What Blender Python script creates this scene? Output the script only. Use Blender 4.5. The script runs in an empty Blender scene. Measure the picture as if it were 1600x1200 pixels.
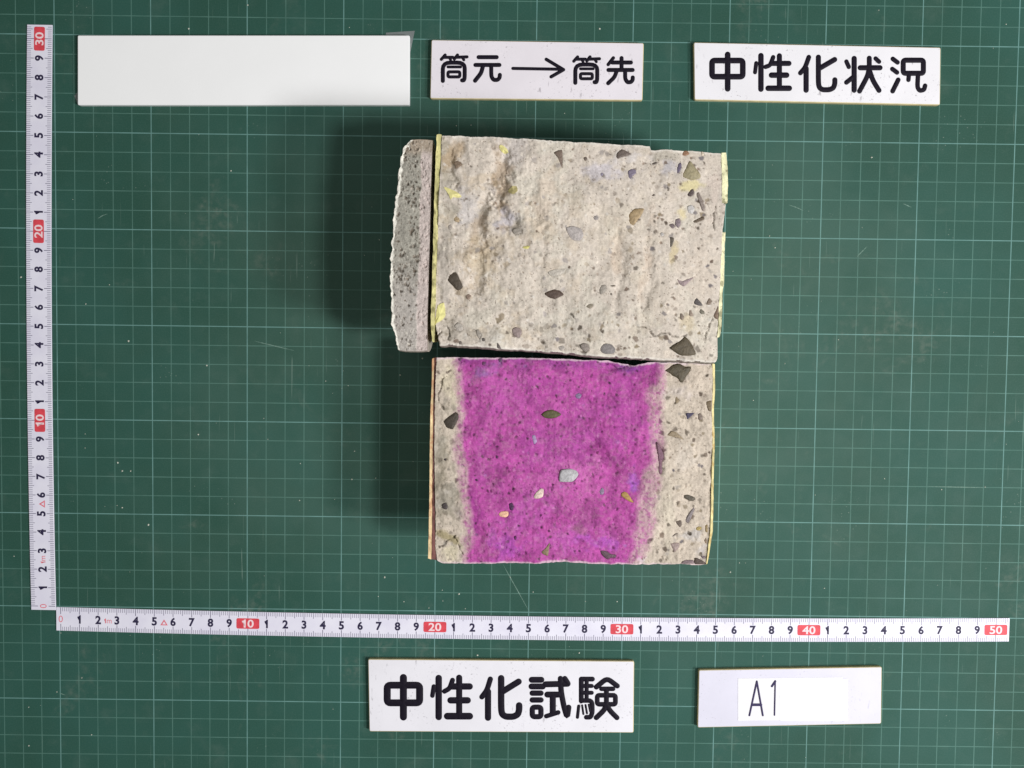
import bpy, bmesh, math, random
import numpy as np
from mathutils import Matrix, Vector

# all lengths below are measured in centimetres on the mat (0,0 = zero of both tapes); U turns them into metres
U = 0.01
D = {'cam': ((23.9153, 14.6532, 52.0), [(0.999918, -0.012763, -0.000769), (0.012785, 0.998776, 0.047772), (0.000158, -0.047778, 0.998858)], 34.722679725),
 'clear': [(17.191, 30.306), (18.682, 30.423), (18.459, 29.309), (17.099, 29.226)],
 'clear2': [(1.019, 26.857), (1.288, 27.189), (2.147, 26.543), (1.946, 26.343), (1.215, 26.4)],
 'lower': {'blobs': [((20.871, 12.342), 0.494, 1.235, 0, (206, 196, 170), 0.6), ((20.602, 8.156), 0.401, 1.852, 0, (160, 150, 132), 0.8), ((20.832, 6.757), 0.556, 0.617, 0, (184, 178, 168), 0.7),
                     ((20.589, 9.554), 0.37, 0.802, 0, (188, 180, 166), 0.7), ((20.943, 4.883), 0.679, 0.247, 0.4, (150, 138, 100), 0.8), ((21.074, 4.195), 0.556, 0.37, 0, (208, 198, 170), 0.7),
                     ((21.012, 7.383), 0.432, 0.309, 0, (140, 132, 118), 0.6), ((21.365, 6.139), 0.309, 0.309, 0, (150, 140, 136), 0.6), ((32.505, 8.774), 0.741, 0.617, 0, (206, 196, 184), 0.5),
                     ((31.97, 12.175), 0.617, 0.432, 0, (196, 186, 182), 0.5), ((32.738, 5.096), 0.556, 0.309, 0, (190, 186, 184), 0.6), ((33.251, 4.35), 0.37, 0.37, 0, (196, 192, 192), 0.6),
                     ((31.662, 6.115), 0.309, 1.852, 0, (212, 202, 182), 0.5), ((30.277, 3.873), 0.309, 0.278, 0, (222, 218, 216), 0.9), ((24.063, 3.7), 2.469, 0.093, 0, (224, 208, 200), 0.5),
                     ((32.16, 7.525), 0.617, 0.494, 0, (200, 188, 170), 0.5)],
           'bot': [(20.426, 3.748), (20.644, 3.625), (21.577, 3.605), (22.82, 3.637), (24.063, 3.669), (25.307, 3.669), (26.549, 3.763), (27.794, 3.685), (29.038, 3.653), (30.282, 3.654), (31.836, 3.689),
                   (32.924, 3.687), (33.484, 3.694)],
           'cracks': [([(20.653, 12.586), (20.503, 12.152), (20.398, 11.842), (20.447, 11.534), (20.603, 11.289), (20.728, 11.105)], 0.03), ([(20.513, 4.408), (20.883, 4.694), (21.314, 5.013)], 0.03),
                      ([(21.253, 4.95), (21.444, 4.451), (21.697, 4.015)], 0.018), ([(28.558, 13.334), (29.33, 13.252), (29.787, 13.473)], 0.03)],
           'dye_l': [(21.227, 13.702), (21.481, 12.967), (21.583, 12.043), (21.623, 11.116), (21.478, 10.185), (21.581, 9.256), (21.779, 8.016), (21.758, 7.081), (21.954, 6.147), (22.059, 5.054), (21.796, 3.514)],
           'dye_r': [(31.135, 13.829), (31.211, 13.091), (30.792, 12.469), (30.53, 11.694), (30.705, 10.613), (30.662, 9.683), (30.804, 8.753), (30.388, 7.814), (30.341, 7.034), (30.232, 6.253), (30.039, 4.999),
                     (29.909, 3.617)],
           'halo_l': [(21.042, 13.7), (21.24, 12.347), (21.315, 11.112), (21.083, 9.56), (21.188, 8.319), (21.417, 7.076), (21.554, 5.829), (21.64, 3.512)],
           'halo_r': [(31.32, 13.831), (31.458, 13.094), (31.39, 11.859), (31.354, 10.621), (31.403, 9.692), (31.305, 8.448), (31.175, 7.201), (31.051, 5.638), (30.827, 4.382), (30.344, 3.623)],
           'left': [(20.304, 13.629), (20.254, 12.334), (20.222, 10.789), (20.221, 9.239), (20.269, 7.373), (20.316, 5.501), (20.328, 4.248), (20.426, 3.748)],
           'right': [(33.574, 13.506), (33.627, 12.505), (33.593, 11.269), (33.681, 9.411), (33.663, 8.167), (33.667, 6.609), (33.664, 5.358), (33.585, 4.731), (33.484, 3.694)],
           'stain': [((22.712, 12.982), 0.772, 0.309, -0.4, (140, 100, 160), 0.5), ((23.952, 12.381), 1.852, 1.235, 0, (188, 84, 168), 0.5), ((27.077, 9.637), 1.852, 1.543, 0, (172, 72, 156), 0.5),
                     ((28.481, 8.879), 0.309, 0.802, -0.5, (150, 50, 130), 0.6), ((28.164, 9.34), 0.432, 0.309, 0, (150, 48, 130), 0.5), ((29.367, 11.215), 1.235, 1.852, 0, (166, 66, 150), 0.5),
                     ((22.174, 5.837), 0.432, 0.926, 0, (158, 54, 140), 0.6), ((23.741, 4.605), 0.926, 0.926, 0, (176, 78, 176), 0.5), ((26.188, 7.137), 2.16, 0.926, 0, (190, 92, 166), 0.5),
                     ((27.097, 8.395), 1.543, 0.617, 0, (196, 100, 172), 0.5), ((27.757, 5.908), 0.556, 0.741, 0, (152, 64, 132), 0.5), ((26.841, 4.958), 1.543, 0.679, 0, (186, 88, 172), 0.5),
                     ((28.242, 4.725), 0.926, 0.37, 0, (178, 84, 186), 0.5), ((29.896, 7.652), 0.278, 0.617, 0, (158, 84, 180), 0.6), ((24.651, 6.181), 1.235, 1.235, 0, (182, 84, 168), 0.4),
                     ((25.801, 12.405), 1.543, 0.741, 0, (170, 66, 152), 0.4), ((29.638, 13.225), 0.802, 0.278, 0.2, (142, 70, 160), 0.6), ((24.919, 9.299), 0.617, 1.543, 0, (164, 62, 148), 0.4),
                     ((27.299, 5.434), 0.37, 0.309, 0, (150, 90, 126), 0.5), ((22.515, 8.647), 0.37, 1.852, 0, (168, 70, 150), 0.4)],
           'stones': [([(20.684, 10.535), (20.886, 10.735), (21.223, 10.987), (21.378, 10.896), (21.381, 10.658), (21.26, 10.431), (21.123, 10.162), (20.953, 10.188), (20.798, 10.27)], (64, 55, 46), 1),
                      ([(25.39, 10.917), (25.604, 11.105), (25.88, 11.17), (26.159, 11.081), (26.347, 10.944), (26.133, 10.802), (25.887, 10.737), (25.578, 10.764)], (84, 80, 48), 1),
                      ([(26.298, 8.011), (26.388, 8.245), (26.789, 8.328), (27.1, 8.239), (27.226, 8.054), (27.076, 7.803), (26.892, 7.676), (26.303, 7.684)], (178, 176, 178), 1),
                      ([(25.075, 6.967), (25.196, 7.156), (25.41, 7.346), (25.55, 7.285), (25.509, 6.941), (25.262, 6.845), (25.107, 6.858)], (214, 192, 180), 1),
                      ([(23.381, 6.071), (23.535, 6.198), (23.845, 6.187), (23.848, 5.984), (23.725, 5.904), (23.445, 5.947)], (226, 178, 146), 1),
                      ([(23.872, 6.546), (23.994, 6.641), (24.121, 6.456), (24.061, 6.252), (23.937, 6.297)], (66, 26, 68), 0),
                      ([(20.648, 6.505), (20.802, 6.601), (20.928, 6.415), (20.852, 6.258), (20.681, 6.318)], (66, 57, 56), 0), ([(20.705, 8.686), (20.766, 8.749), (20.844, 8.719), (20.783, 8.625)], (52, 40, 44), 0),
                      ([(25.882, 4.727), (25.826, 4.287), (25.798, 4.067), (25.58, 4.127), (25.485, 4.251), (25.669, 4.442)], (132, 112, 88), 0),
                      ([(29.304, 7.146), (29.439, 7.241), (29.595, 7.181), (29.754, 6.964), (29.913, 6.717), (29.727, 6.746), (29.476, 6.899), (29.319, 7.021)], (166, 132, 74), 1),
                      ([(28.262, 7.226), (28.352, 7.414), (28.477, 7.322), (28.45, 7.104), (28.296, 7.071)], (132, 116, 140), 0),
                      ([(28.342, 4.351), (28.591, 4.322), (28.873, 4.169), (29.091, 4.141), (29.125, 4.016), (28.877, 3.981), (28.66, 3.915), (28.407, 4.163)], (92, 68, 80), 0),
                      ([(31.789, 13.437), (32.02, 13.459), (32.285, 13.32), (32.543, 13.33), (32.517, 13.117), (32.349, 12.89), (32.177, 12.591), (32.066, 12.562), (31.921, 12.761), (31.678, 12.881), (31.509, 13.018),
                        (31.303, 13.123), (31.476, 13.248)],
                       (76, 68, 50), 1),
                      ([(32.363, 11.068), (32.579, 11.086), (32.794, 11.12), (32.613, 10.947), (32.431, 10.79)], (66, 60, 86), 0),
                      ([(32.92, 11.013), (33.042, 11.092), (33.153, 10.954), (33.126, 10.768), (32.971, 10.781)], (120, 106, 96), 0),
                      ([(31.49, 10.003), (31.671, 10.192), (31.888, 10.163), (32.077, 10.011), (32.251, 9.811), (32.017, 9.886), (31.707, 9.944)], (142, 126, 102), 0),
                      ([(31.852, 11.896), (32.042, 11.682), (31.86, 11.525)], (132, 116, 92), 0), ([(33.307, 11.636), (33.553, 11.701), (33.564, 11.207), (33.44, 11.205), (33.359, 11.39)], (110, 95, 72), 0),
                      ([(30.972, 9.625), (31.097, 9.564), (31.322, 9.132), (31.359, 8.822), (31.238, 8.696), (31.279, 8.199), (31.188, 8.073), (31.091, 8.29), (31.079, 8.912)], (120, 84, 100), 0),
                      ([(27.011, 11.896), (27.163, 11.99), (27.319, 11.9), (27.229, 11.713), (27.044, 11.742)], (126, 106, 140), 0),
                      ([(32.355, 7.091), (32.54, 7.125), (32.884, 6.973), (32.825, 6.816), (32.577, 6.844), (32.389, 6.936)], (84, 77, 65), 1),
                      ([(32.742, 6.378), (32.832, 6.504), (32.896, 6.411), (32.749, 6.035), (32.601, 5.72), (32.459, 5.812), (32.502, 6.0)], (130, 120, 120), 1),
                      ([(31.978, 5.806), (32.226, 5.856), (32.276, 5.653), (32.201, 5.527), (32.043, 5.682)], (96, 82, 72), 0),
                      ([(31.753, 4.708), (31.969, 4.773), (32.171, 4.744), (32.16, 4.525), (31.947, 4.302), (31.85, 4.489)], (152, 134, 128), 0),
                      ([(31.808, 5.053), (31.991, 5.212), (32.115, 5.213), (31.931, 5.086)], (120, 108, 100), 0), ([(32.285, 3.742), (32.453, 3.901), (32.857, 3.922), (32.892, 3.75)], (122, 104, 106), 0),
                      ([(32.948, 4.002), (33.104, 4.004), (33.45, 3.82), (33.452, 3.725), (32.939, 3.719)], (78, 64, 56), 0), ([(33.256, 4.131), (33.443, 4.133), (33.477, 4.008), (33.321, 4.006)], (112, 98, 100), 0),
                      ([(33.396, 4.854), (33.485, 5.012), (33.492, 4.73)], (126, 106, 86), 0), ([(33.41, 5.605), (33.533, 5.669), (33.541, 5.294), (33.447, 5.324)], (140, 120, 82), 0),
                      ([(32.978, 5.475), (33.101, 5.57), (33.257, 5.51), (33.167, 5.383), (33.012, 5.381)], (166, 146, 88), 0), ([(24.942, 9.889), (25.096, 9.922), (25.193, 9.613), (25.04, 9.487)], (160, 136, 172), 0),
                      ([(24.14, 4.986), (24.232, 5.019), (24.265, 4.863), (24.173, 4.83)], (80, 24, 72), 0), ([(23.223, 8.936), (23.316, 8.906), (23.318, 8.782), (23.225, 8.78)], (76, 24, 70), 0),
                      ([(22.216, 7.741), (22.308, 7.773), (22.371, 7.681), (22.278, 7.648)], (76, 24, 70), 0), ([(21.382, 13.597), (21.566, 13.614), (21.476, 13.459), (21.383, 13.489)], (100, 60, 90), 0),
                      ([(22.522, 13.442), (22.677, 13.413), (22.617, 13.258), (22.493, 13.288)], (96, 50, 90), 0), ([(23.29, 13.575), (23.474, 13.623), (23.446, 13.454), (23.323, 13.421)], (92, 60, 92), 0),
                      ([(28.075, 9.153), (28.198, 9.155), (28.169, 9.03), (28.076, 9.06)], (120, 30, 96), 0), ([(20.865, 12.959), (20.987, 13.053), (21.019, 12.961), (20.896, 12.867)], (130, 118, 104), 0)],
           'top': [(20.304, 13.629), (21.474, 13.644), (23.32, 13.652), (25.167, 13.66), (27.014, 13.622), (28.554, 13.58), (29.326, 13.436), (29.851, 13.351), (30.464, 13.528), (31.48, 13.526), (32.558, 13.509),
                   (33.574, 13.506)],
           'valleys': [([(28.004, 9.649), (28.481, 8.879), (28.894, 8.262)], 0.25, 0.12), ([(28.559, 13.303), (29.33, 13.252), (29.85, 13.443)], 0.2, 0.2),
                       ([(27.287, 6.215), (27.915, 5.754), (28.554, 4.667)], 0.4, 0.08), ([(22.106, 6.461), (22.24, 5.525), (22.559, 4.747)], 0.25, 0.07), ([(29.658, 12.146), (30.138, 11.225)], 0.35, 0.06),
                       ([(25.365, 10.545), (25.537, 9.307), (25.183, 8.059)], 0.4, 0.06), ([(30.972, 9.625), (31.141, 8.912), (31.188, 8.073)], 0.2, 0.1)]},
 'lower_paint': {'bot': [(19.974, 3.852), (20.145, 3.807)],
                 'left': [(20.09, 13.549), (20.085, 12.332), (20.034, 11.096), (20.02, 9.236), (20.021, 7.37), (20.006, 5.497), (19.974, 3.852)],
                 'right': [(20.197, 13.597), (20.177, 12.333), (20.158, 11.097), (20.159, 9.238), (20.16, 7.372), (20.161, 5.499), (20.145, 3.807)],
                 'top': [(20.09, 13.549), (20.197, 13.597)]},
 'lower_paint_r': {'bot': [(33.489, 3.726), (33.56, 3.758)],
                   'left': [(33.574, 13.491), (33.627, 12.505), (33.603, 11.269), (33.681, 9.411), (33.663, 8.167), (33.667, 6.609), (33.664, 5.358), (33.585, 4.731), (33.489, 3.726)],
                   'right': [(33.698, 13.477), (33.741, 12.26), (33.701, 11.27), (33.79, 9.412), (33.768, 8.324), (33.785, 6.61), (33.782, 5.36), (33.695, 4.67), (33.56, 3.758)],
                   'top': [(33.574, 13.491), (33.698, 13.477)]},
 'lower_primer': {'bot': [(20.155, 3.807), (20.41, 3.748)],
                  'left': [(20.206, 13.597), (20.187, 12.333), (20.167, 11.097), (20.168, 9.238), (20.169, 7.372), (20.171, 5.499), (20.155, 3.807)],
                  'right': [(20.304, 13.623), (20.248, 12.334), (20.216, 10.789), (20.239, 9.239), (20.262, 7.373), (20.31, 5.501), (20.328, 4.248), (20.41, 3.748)],
                  'top': [(20.206, 13.597), (20.304, 13.623)]},
 'paper': [(36.166, -3.334), (41.71, -3.195), (41.741, -5.48), (36.22, -5.619)],
 'patch': [(38.412, -3.34), (41.985, -3.295), (42.05, -5.545), (38.47, -5.591)],
 'plates': {'p0': {'chars': [], 'corners': [(1.333, 29.888), (18.448, 30.107), (18.476, 26.556), (1.304, 26.336)]},
            'p1': {'chars': [[([(20.29, 29.123), (20.092, 28.901)], 0.151, 0), ([(20.232, 29.005), (20.692, 29.011)], 0.151, 0), ([(20.507, 28.994), (20.575, 28.878)], 0.136, 0),
                              ([(20.929, 29.131), (20.767, 28.924)], 0.151, 0), ([(20.871, 29.014), (21.42, 29.043)], 0.151, 0), ([(21.183, 29.003), (21.258, 28.887)], 0.136, 0),
                              ([(20.184, 27.803), (20.175, 28.734), (21.304, 28.748), (21.312, 27.979), (21.269, 27.846), (21.18, 27.845)], 0.196, 0), ([(20.444, 28.517), (21.098, 28.526)], 0.136, 0),
                              ([(20.447, 28.268), (21.056, 28.276), (21.059, 28.019), (20.449, 28.011)], 0.151, 1)],
                             [([(22.014, 29.036), (22.95, 29.048)], 0.196, 0), ([(21.855, 28.638), (23.096, 28.654)], 0.196, 0), ([(22.25, 28.599), (22.157, 28.231), (21.849, 27.839)], 0.204, 0),
                              ([(22.673, 28.605), (22.68, 28.069), (22.801, 27.888), (23.009, 27.89), (23.112, 28.002), (23.125, 28.148)], 0.196, 0)],
                             [([(23.79, 28.487), (26.369, 28.476)], 0.151, 0), ([(25.507, 28.971), (26.407, 28.455)], 0.166, 0), ([(25.773, 28.087), (26.407, 28.455)], 0.166, 0)],
                             [([(27.125, 29.116), (26.928, 28.894)], 0.151, 0), ([(27.067, 28.998), (27.528, 29.004)], 0.151, 0), ([(27.342, 28.987), (27.411, 28.87)], 0.136, 0),
                              ([(27.764, 29.124), (27.604, 28.917)], 0.151, 0), ([(27.706, 29.006), (28.255, 29.035)], 0.151, 0), ([(28.018, 28.995), (28.095, 28.879)], 0.136, 0),
                              ([(27.027, 27.795), (27.012, 28.726), (28.142, 28.741), (28.155, 27.971), (28.112, 27.838), (28.023, 27.837)], 0.196, 0), ([(27.283, 28.51), (27.937, 28.518)], 0.136, 0),
                              ([(27.287, 28.261), (27.897, 28.268), (27.901, 28.012), (27.291, 28.004)], 0.151, 1)],
                             [([(28.968, 29.088), (28.706, 28.748)], 0.166, 0), ([(28.913, 28.853), (29.879, 28.865)], 0.196, 0), ([(29.391, 29.086), (29.402, 28.493)], 0.196, 0),
                              ([(28.726, 28.47), (29.975, 28.486)], 0.196, 0), ([(29.144, 28.394), (29.045, 28.107), (28.723, 27.795)], 0.196, 0),
                              ([(29.589, 28.437), (29.597, 28.026), (29.719, 27.852), (29.897, 27.868), (29.984, 27.972), (29.989, 28.104)], 0.196, 0)]],
                   'corners': [(19.572, 29.894), (30.526, 29.872), (30.517, 26.939), (19.532, 26.897)]},
            'p2': {'chars': [[([(34.061, 29.019), (35.648, 29.04), (35.667, 28.219), (34.08, 28.199)], 0.273, 1), ([(34.86, 29.337), (34.901, 27.592)], 0.273, 0)],
                             [([(36.578, 29.299), (36.62, 27.597)], 0.264, 0), ([(36.344, 28.92), (36.295, 28.449)], 0.194, 0), ([(37.212, 29.231), (37.067, 28.819), (36.826, 28.73)], 0.211, 0),
                              ([(37.125, 28.913), (38.035, 28.925)], 0.247, 0), ([(37.149, 28.315), (37.929, 28.325)], 0.264, 0), ([(36.992, 27.645), (38.086, 27.659)], 0.264, 0),
                              ([(37.531, 29.303), (37.574, 27.652)], 0.247, 0)],
                             [([(39.05, 29.254), (38.873, 28.722), (38.638, 28.445)], 0.229, 0), ([(38.927, 28.671), (38.956, 27.576)], 0.255, 0),
                              ([(39.544, 29.26), (39.581, 27.909), (39.647, 27.705), (39.806, 27.604), (40.171, 27.609), (40.368, 27.714), (40.431, 27.92), (40.426, 28.117)], 0.247, 0),
                              ([(40.388, 29.152), (39.654, 28.715)], 0.247, 0)],
                             [([(40.997, 29.057), (41.127, 28.785)], 0.211, 0), ([(41.392, 29.216), (41.439, 27.608)], 0.255, 0), ([(41.35, 28.258), (41.028, 27.997)], 0.229, 0),
                              ([(41.718, 28.75), (42.741, 28.763)], 0.247, 0), ([(42.171, 29.243), (42.186, 28.756)], 0.238, 0), ([(42.186, 28.739), (42.112, 28.336), (41.718, 27.56)], 0.238, 0),
                              ([(42.208, 28.594), (42.397, 28.1), (42.724, 27.607)], 0.238, 0), ([(42.501, 29.23), (42.679, 29.07)], 0.211, 0)],
                             [([(43.386, 29.224), (43.634, 29.048)], 0.22, 0), ([(43.376, 28.711), (43.624, 28.535)], 0.22, 0), ([(43.697, 28.159), (43.428, 27.582)], 0.229, 0),
                              ([(43.925, 29.163), (44.966, 29.176), (44.987, 28.51), (43.947, 28.496)], 0.247, 1), ([(44.243, 28.466), (44.226, 28.166)], 0.211, 0),
                              ([(44.712, 28.455), (44.698, 27.804), (44.826, 27.617), (45.05, 27.671), (45.095, 27.877)], 0.22, 0)]],
                   'corners': [(33.099, 29.938), (45.844, 29.841), (45.909, 26.908), (33.196, 27.006)]},
            'p3': {'chars': [[([(17.524, -3.939), (19.247, -3.917), (19.255, -4.871), (17.53, -4.893)], 0.349, 1), ([(18.382, -3.51), (18.398, -5.652)], 0.349, 0)],
                             [([(20.258, -3.515), (20.277, -5.628)], 0.321, 0), ([(20.003, -3.976), (19.931, -4.473)], 0.227, 0), ([(20.996, -3.623), (20.847, -4.072), (20.571, -4.231)], 0.245, 0),
                              ([(20.922, -3.964), (21.908, -3.951)], 0.321, 0), ([(20.901, -4.714), (21.811, -4.702)], 0.321, 0), ([(20.737, -5.574), (21.926, -5.558)], 0.34, 0),
                              ([(21.348, -3.482), (21.37, -5.566)], 0.302, 0)],
                             [([(23.004, -3.539), (22.83, -4.144), (22.566, -4.507)], 0.264, 0), ([(22.888, -4.211), (22.904, -5.634)], 0.311, 0),
                              ([(23.578, -3.483), (23.599, -5.206), (23.669, -5.449), (23.862, -5.563), (24.265, -5.558), (24.493, -5.428), (24.557, -5.193), (24.554, -4.94)], 0.321, 0),
                              ([(24.509, -3.656), (23.682, -4.191)], 0.311, 0)],
                             [([(25.206, -3.55), (25.713, -3.543)], 0.302, 0), ([(25.201, -3.909), (25.795, -3.902)], 0.302, 0), ([(25.244, -4.269), (25.704, -4.263)], 0.274, 0),
                              ([(25.25, -4.639), (25.709, -4.633)], 0.274, 0), ([(25.255, -5.029), (25.715, -5.023), (25.722, -5.539), (25.262, -5.545)], 0.264, 1), ([(25.946, -3.783), (27.113, -3.739)], 0.302, 0),
                              ([(26.736, -3.462), (26.775, -4.162), (26.941, -4.988), (27.123, -5.57), (27.191, -5.014)], 0.274, 0), ([(26.966, -3.459), (27.122, -3.7)], 0.264, 0),
                              ([(26.05, -4.337), (26.644, -4.329)], 0.302, 0), ([(26.337, -4.333), (26.352, -5.307)], 0.302, 0), ([(26.009, -5.507), (26.639, -5.294)], 0.227, 0)],
                             [([(27.837, -3.497), (27.856, -4.664)], 0.245, 0), ([(27.837, -3.477), (28.43, -3.47)], 0.245, 0), ([(27.862, -3.846), (28.398, -3.84)], 0.208, 0),
                              ([(27.868, -4.216), (28.404, -4.209)], 0.208, 0), ([(28.125, -3.512), (28.142, -4.602)], 0.208, 0),
                              ([(27.856, -4.635), (28.43, -4.628), (28.46, -5.261), (28.369, -5.535), (28.139, -5.538)], 0.236, 0), ([(27.726, -4.939), (27.669, -5.544)], 0.16, 0),
                              ([(27.908, -4.897), (27.982, -5.364)], 0.104, 0), ([(28.089, -4.876), (28.173, -5.323)], 0.104, 0), ([(28.262, -4.854), (28.344, -5.223)], 0.104, 0),
                              ([(28.648, -3.895), (29.204, -3.411), (29.757, -3.822)], 0.255, 0), ([(28.918, -3.989), (29.54, -3.981)], 0.227, 0),
                              ([(28.703, -4.342), (29.671, -4.329), (29.679, -4.816), (28.712, -4.829)], 0.236, 1), ([(29.186, -4.034), (29.2, -4.813)], 0.245, 0),
                              ([(29.2, -4.813), (29.091, -5.136), (28.676, -5.551)], 0.255, 0), ([(29.22, -4.861), (29.398, -5.171), (29.769, -5.537)], 0.255, 0)]],
                   'corners': [(16.495, -2.549), (30.636, -2.473), (30.675, -6.35), (16.586, -6.46)]},
            'p4': {'chars': [[([(37.17, -3.474), (36.82, -5.32)], 0.101, 0), ([(37.17, -3.474), (37.535, -5.311)], 0.101, 0), ([(36.969, -4.743), (37.419, -4.737)], 0.148, 0)],
                             [([(38.149, -3.434), (38.155, -5.29)], 0.081, 0), ([(38.15, -3.461), (37.979, -3.726)], 0.121, 0)]],
                   'corners': [(34.08, -2.912), (43.802, -2.615), (43.863, -5.696), (34.08, -6.029)]}},
 'scratches': [[(23.602, 2.553), (23.985, 1.87), (24.438, 1.084), (24.997, 0.09)], [(41.941, 19.077), (42.461, 19.617)], [(38.283, 21.725), (38.688, 21.598), (39.06, 21.437)], [(44.267, 21.868), (44.708, 21.675)],
               [(2.162, 20.532), (2.431, 20.702), (2.699, 20.805)], [(45.993, 7.016), (49.081, 6.988)], [(10.395, 14.251), (12.483, 13.773)], [(-0.042, -4.701), (0.266, -4.801)]],
 'slice': {'bot': [(18.616, 13.994), (18.855, 13.953), (19.154, 13.942), (19.602, 13.947), (19.96, 13.982)],
           'left': [(19.108, 23.662), (18.844, 23.395), (18.671, 22.748), (18.561, 21.573), (18.421, 20.395), (18.282, 19.066), (18.232, 17.735), (18.274, 15.956), (18.309, 15.213), (18.461, 14.768), (18.525, 14.232),
                    (18.616, 13.994)],
           'right': [(20.142, 23.675), (20.093, 22.473), (20.067, 20.416), (20.026, 18.35), (19.985, 16.275), (19.965, 15.085), (19.96, 13.982)],
           'top': [(19.108, 23.662), (19.314, 23.693), (19.521, 23.711), (19.817, 23.7), (20.142, 23.675)]},
 'specks': [(6.974, 30.377), (15.297, 30.549), (7.421, 9.28), (1.437, 9.238), (1.431, 8.491), (3.152, 7.73), (3.386, 7.291), (3.827, 7.296), (3.104, 5.445), (3.374, 5.346), (4.761, 4.44), (-2.389, 2.668),
            (16.802, 7.087), (12.772, 5.842), (15.548, 7.003), (15.676, 8.503), (18.049, 12.563), (19.222, 13.455), (16.977, 0.747), (18.343, 0.489), (20.422, 0.55), (21.27, 0.94), (19.675, 0.161), (21.619, 0.151),
            (40.721, 1.498), (43.743, 7.397), (49.08, 7.022), (46.779, 6.856), (35.692, 2.295), (37.637, 19.488), (42.557, 24.231), (42.693, 31.781), (49.314, 31.148), (28.263, 30.65), (26.505, 26.301), (10.025, 31.622),
            (2.775, 17.105), (1.525, 16.085), (3.765, 14.166), (7.868, 12.939), (0.056, -1.437), (23.985, 1.87), (25.222, 1.094), (27.728, -2.159), (29.695, 0.633), (22.295, -2.366), (42.899, -4.119), (-1.853, 17.447),
            (-1.693, -5.488), (-1.715, -7.584), (-0.178, -4.633), (1.653, -6.946), (1.163, -3.851), (9.157, 23.109), (17.311, 1.785), (20.382, 1.135), (38.867, -5.844)],
 'tape_h': {'a': (-0.156, -0.656),
            'b': (50.612, -0.665),
            'e': [(-0.133, -0.035), (-0.144, -1.277), (50.586, 0.025), (50.633, -1.253), (24.113, -0.192), (24.13, -1.486)],
            'end50': (49.896, -0.674),
            'zero': (0.099, -0.739)},
 'tape_v': {'e': [(-1.479, -0.225), (-0.168, -0.139), (-1.373, 30.44), (-0.082, 30.49), (-1.569, 15.206), (-0.243, 15.223)], 'end30': (-0.718, 29.748), 'zero': (-0.83, 0.025)},
 'upper': {'blobs': [((23.361, 21.62), 0.424, 1.667, 0, (168, 146, 120), 0.65), ((22.14, 19.695), 0.394, 1.03, 0.2, (164, 144, 120), 0.6), ((22.395, 18.136), 0.606, 1.212, 0.1, (178, 158, 128), 0.55),
                     ((23.558, 20.007), 0.485, 0.667, 0.3, (172, 168, 176), 0.7), ((21.718, 20.425), 0.485, 0.788, 0, (182, 178, 178), 0.6), ((23.962, 23.091), 0.606, 0.788, 0, (200, 192, 188), 0.6),
                     ((22.982, 18.675), 0.909, 0.848, 0, (186, 168, 140), 0.4), ((20.881, 21.295), 0.364, 2.121, 0, (172, 164, 150), 0.7), ((20.737, 17.76), 0.303, 1.515, 0, (168, 160, 150), 0.6),
                     ((20.569, 23.047), 0.424, 1.03, 0, (158, 150, 132), 0.7), ((21.071, 22.995), 0.303, 0.788, 0.5, (176, 152, 122), 0.6), ((28.76, 18.896), 0.273, 1.455, 0.1, (200, 180, 160), 0.5),
                     ((30.162, 18.472), 0.273, 1.818, 0.1, (198, 178, 158), 0.5), ((28.258, 22.21), 1.03, 0.485, 0, (206, 200, 206), 0.7), ((31.028, 22.538), 0.424, 0.424, 0, (186, 182, 186), 0.8),
                     ((29.426, 22.956), 0.667, 0.303, 0, (206, 200, 198), 0.6), ((30.899, 23.092), 0.727, 0.273, 0, (172, 166, 152), 0.6), ((32.139, 21.703), 0.545, 0.212, 0, (212, 200, 150), 0.8),
                     ((31.722, 20.465), 0.242, 0.273, 0, (222, 206, 160), 0.7), ((31.348, 18.487), 0.182, 0.545, 0.2, (206, 188, 140), 0.6), ((26.023, 17.532), 0.727, 0.364, -0.3, (190, 184, 172), 0.7),
                     ((24.935, 16.779), 2.121, 1.515, 0, (206, 196, 182), 0.4), ((26.887, 15.469), 1.818, 0.909, 0, (212, 206, 192), 0.5), ((21.539, 14.807), 0.667, 0.606, 0, (176, 168, 156), 0.6),
                     ((22.731, 14.673), 0.758, 0.424, 0, (196, 192, 184), 0.5), ((32.785, 17.914), 0.788, 1.818, 0, (216, 202, 186), 0.5), ((33.239, 21.453), 0.303, 1.212, 0, (214, 198, 186), 0.5),
                     ((30.737, 16.409), 1.515, 1.212, 0, (216, 204, 188), 0.4), ((25.18, 20.469), 0.606, 1.818, 0.2, (212, 194, 174), 0.5), ((28.594, 19.925), 1.818, 1.515, 0, (214, 202, 184), 0.4),
                     ((20.938, 15.393), 0.424, 1.212, 0, (190, 180, 164), 0.5), ((32.097, 15.387), 0.364, 0.364, 0, (214, 196, 160), 0.5)],
           'bot': [(20.533, 14.199), (20.949, 14.219), (22.141, 14.19), (23.334, 14.086), (24.527, 14.027), (25.72, 13.938), (26.913, 13.878), (28.405, 13.778), (29.896, 13.708), (31.687, 13.626), (32.88, 13.582),
                   (33.417, 13.589)],
           'cracks': [([(29.539, 15.28), (29.898, 15.211), (30.167, 15.155), (30.441, 14.802), (30.738, 14.88), (31.064, 14.958), (31.334, 14.813), (31.782, 14.789), (32.167, 14.853)], 0.022),
                      ([(33.166, 15.49), (33.026, 15.072), (32.83, 14.535)], 0.022), ([(33.253, 20.822), (33.144, 20.424), (33.123, 20.012), (33.249, 19.719)], 0.035), ([(31.016, 21.718), (30.994, 21.307)], 0.015),
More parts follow.
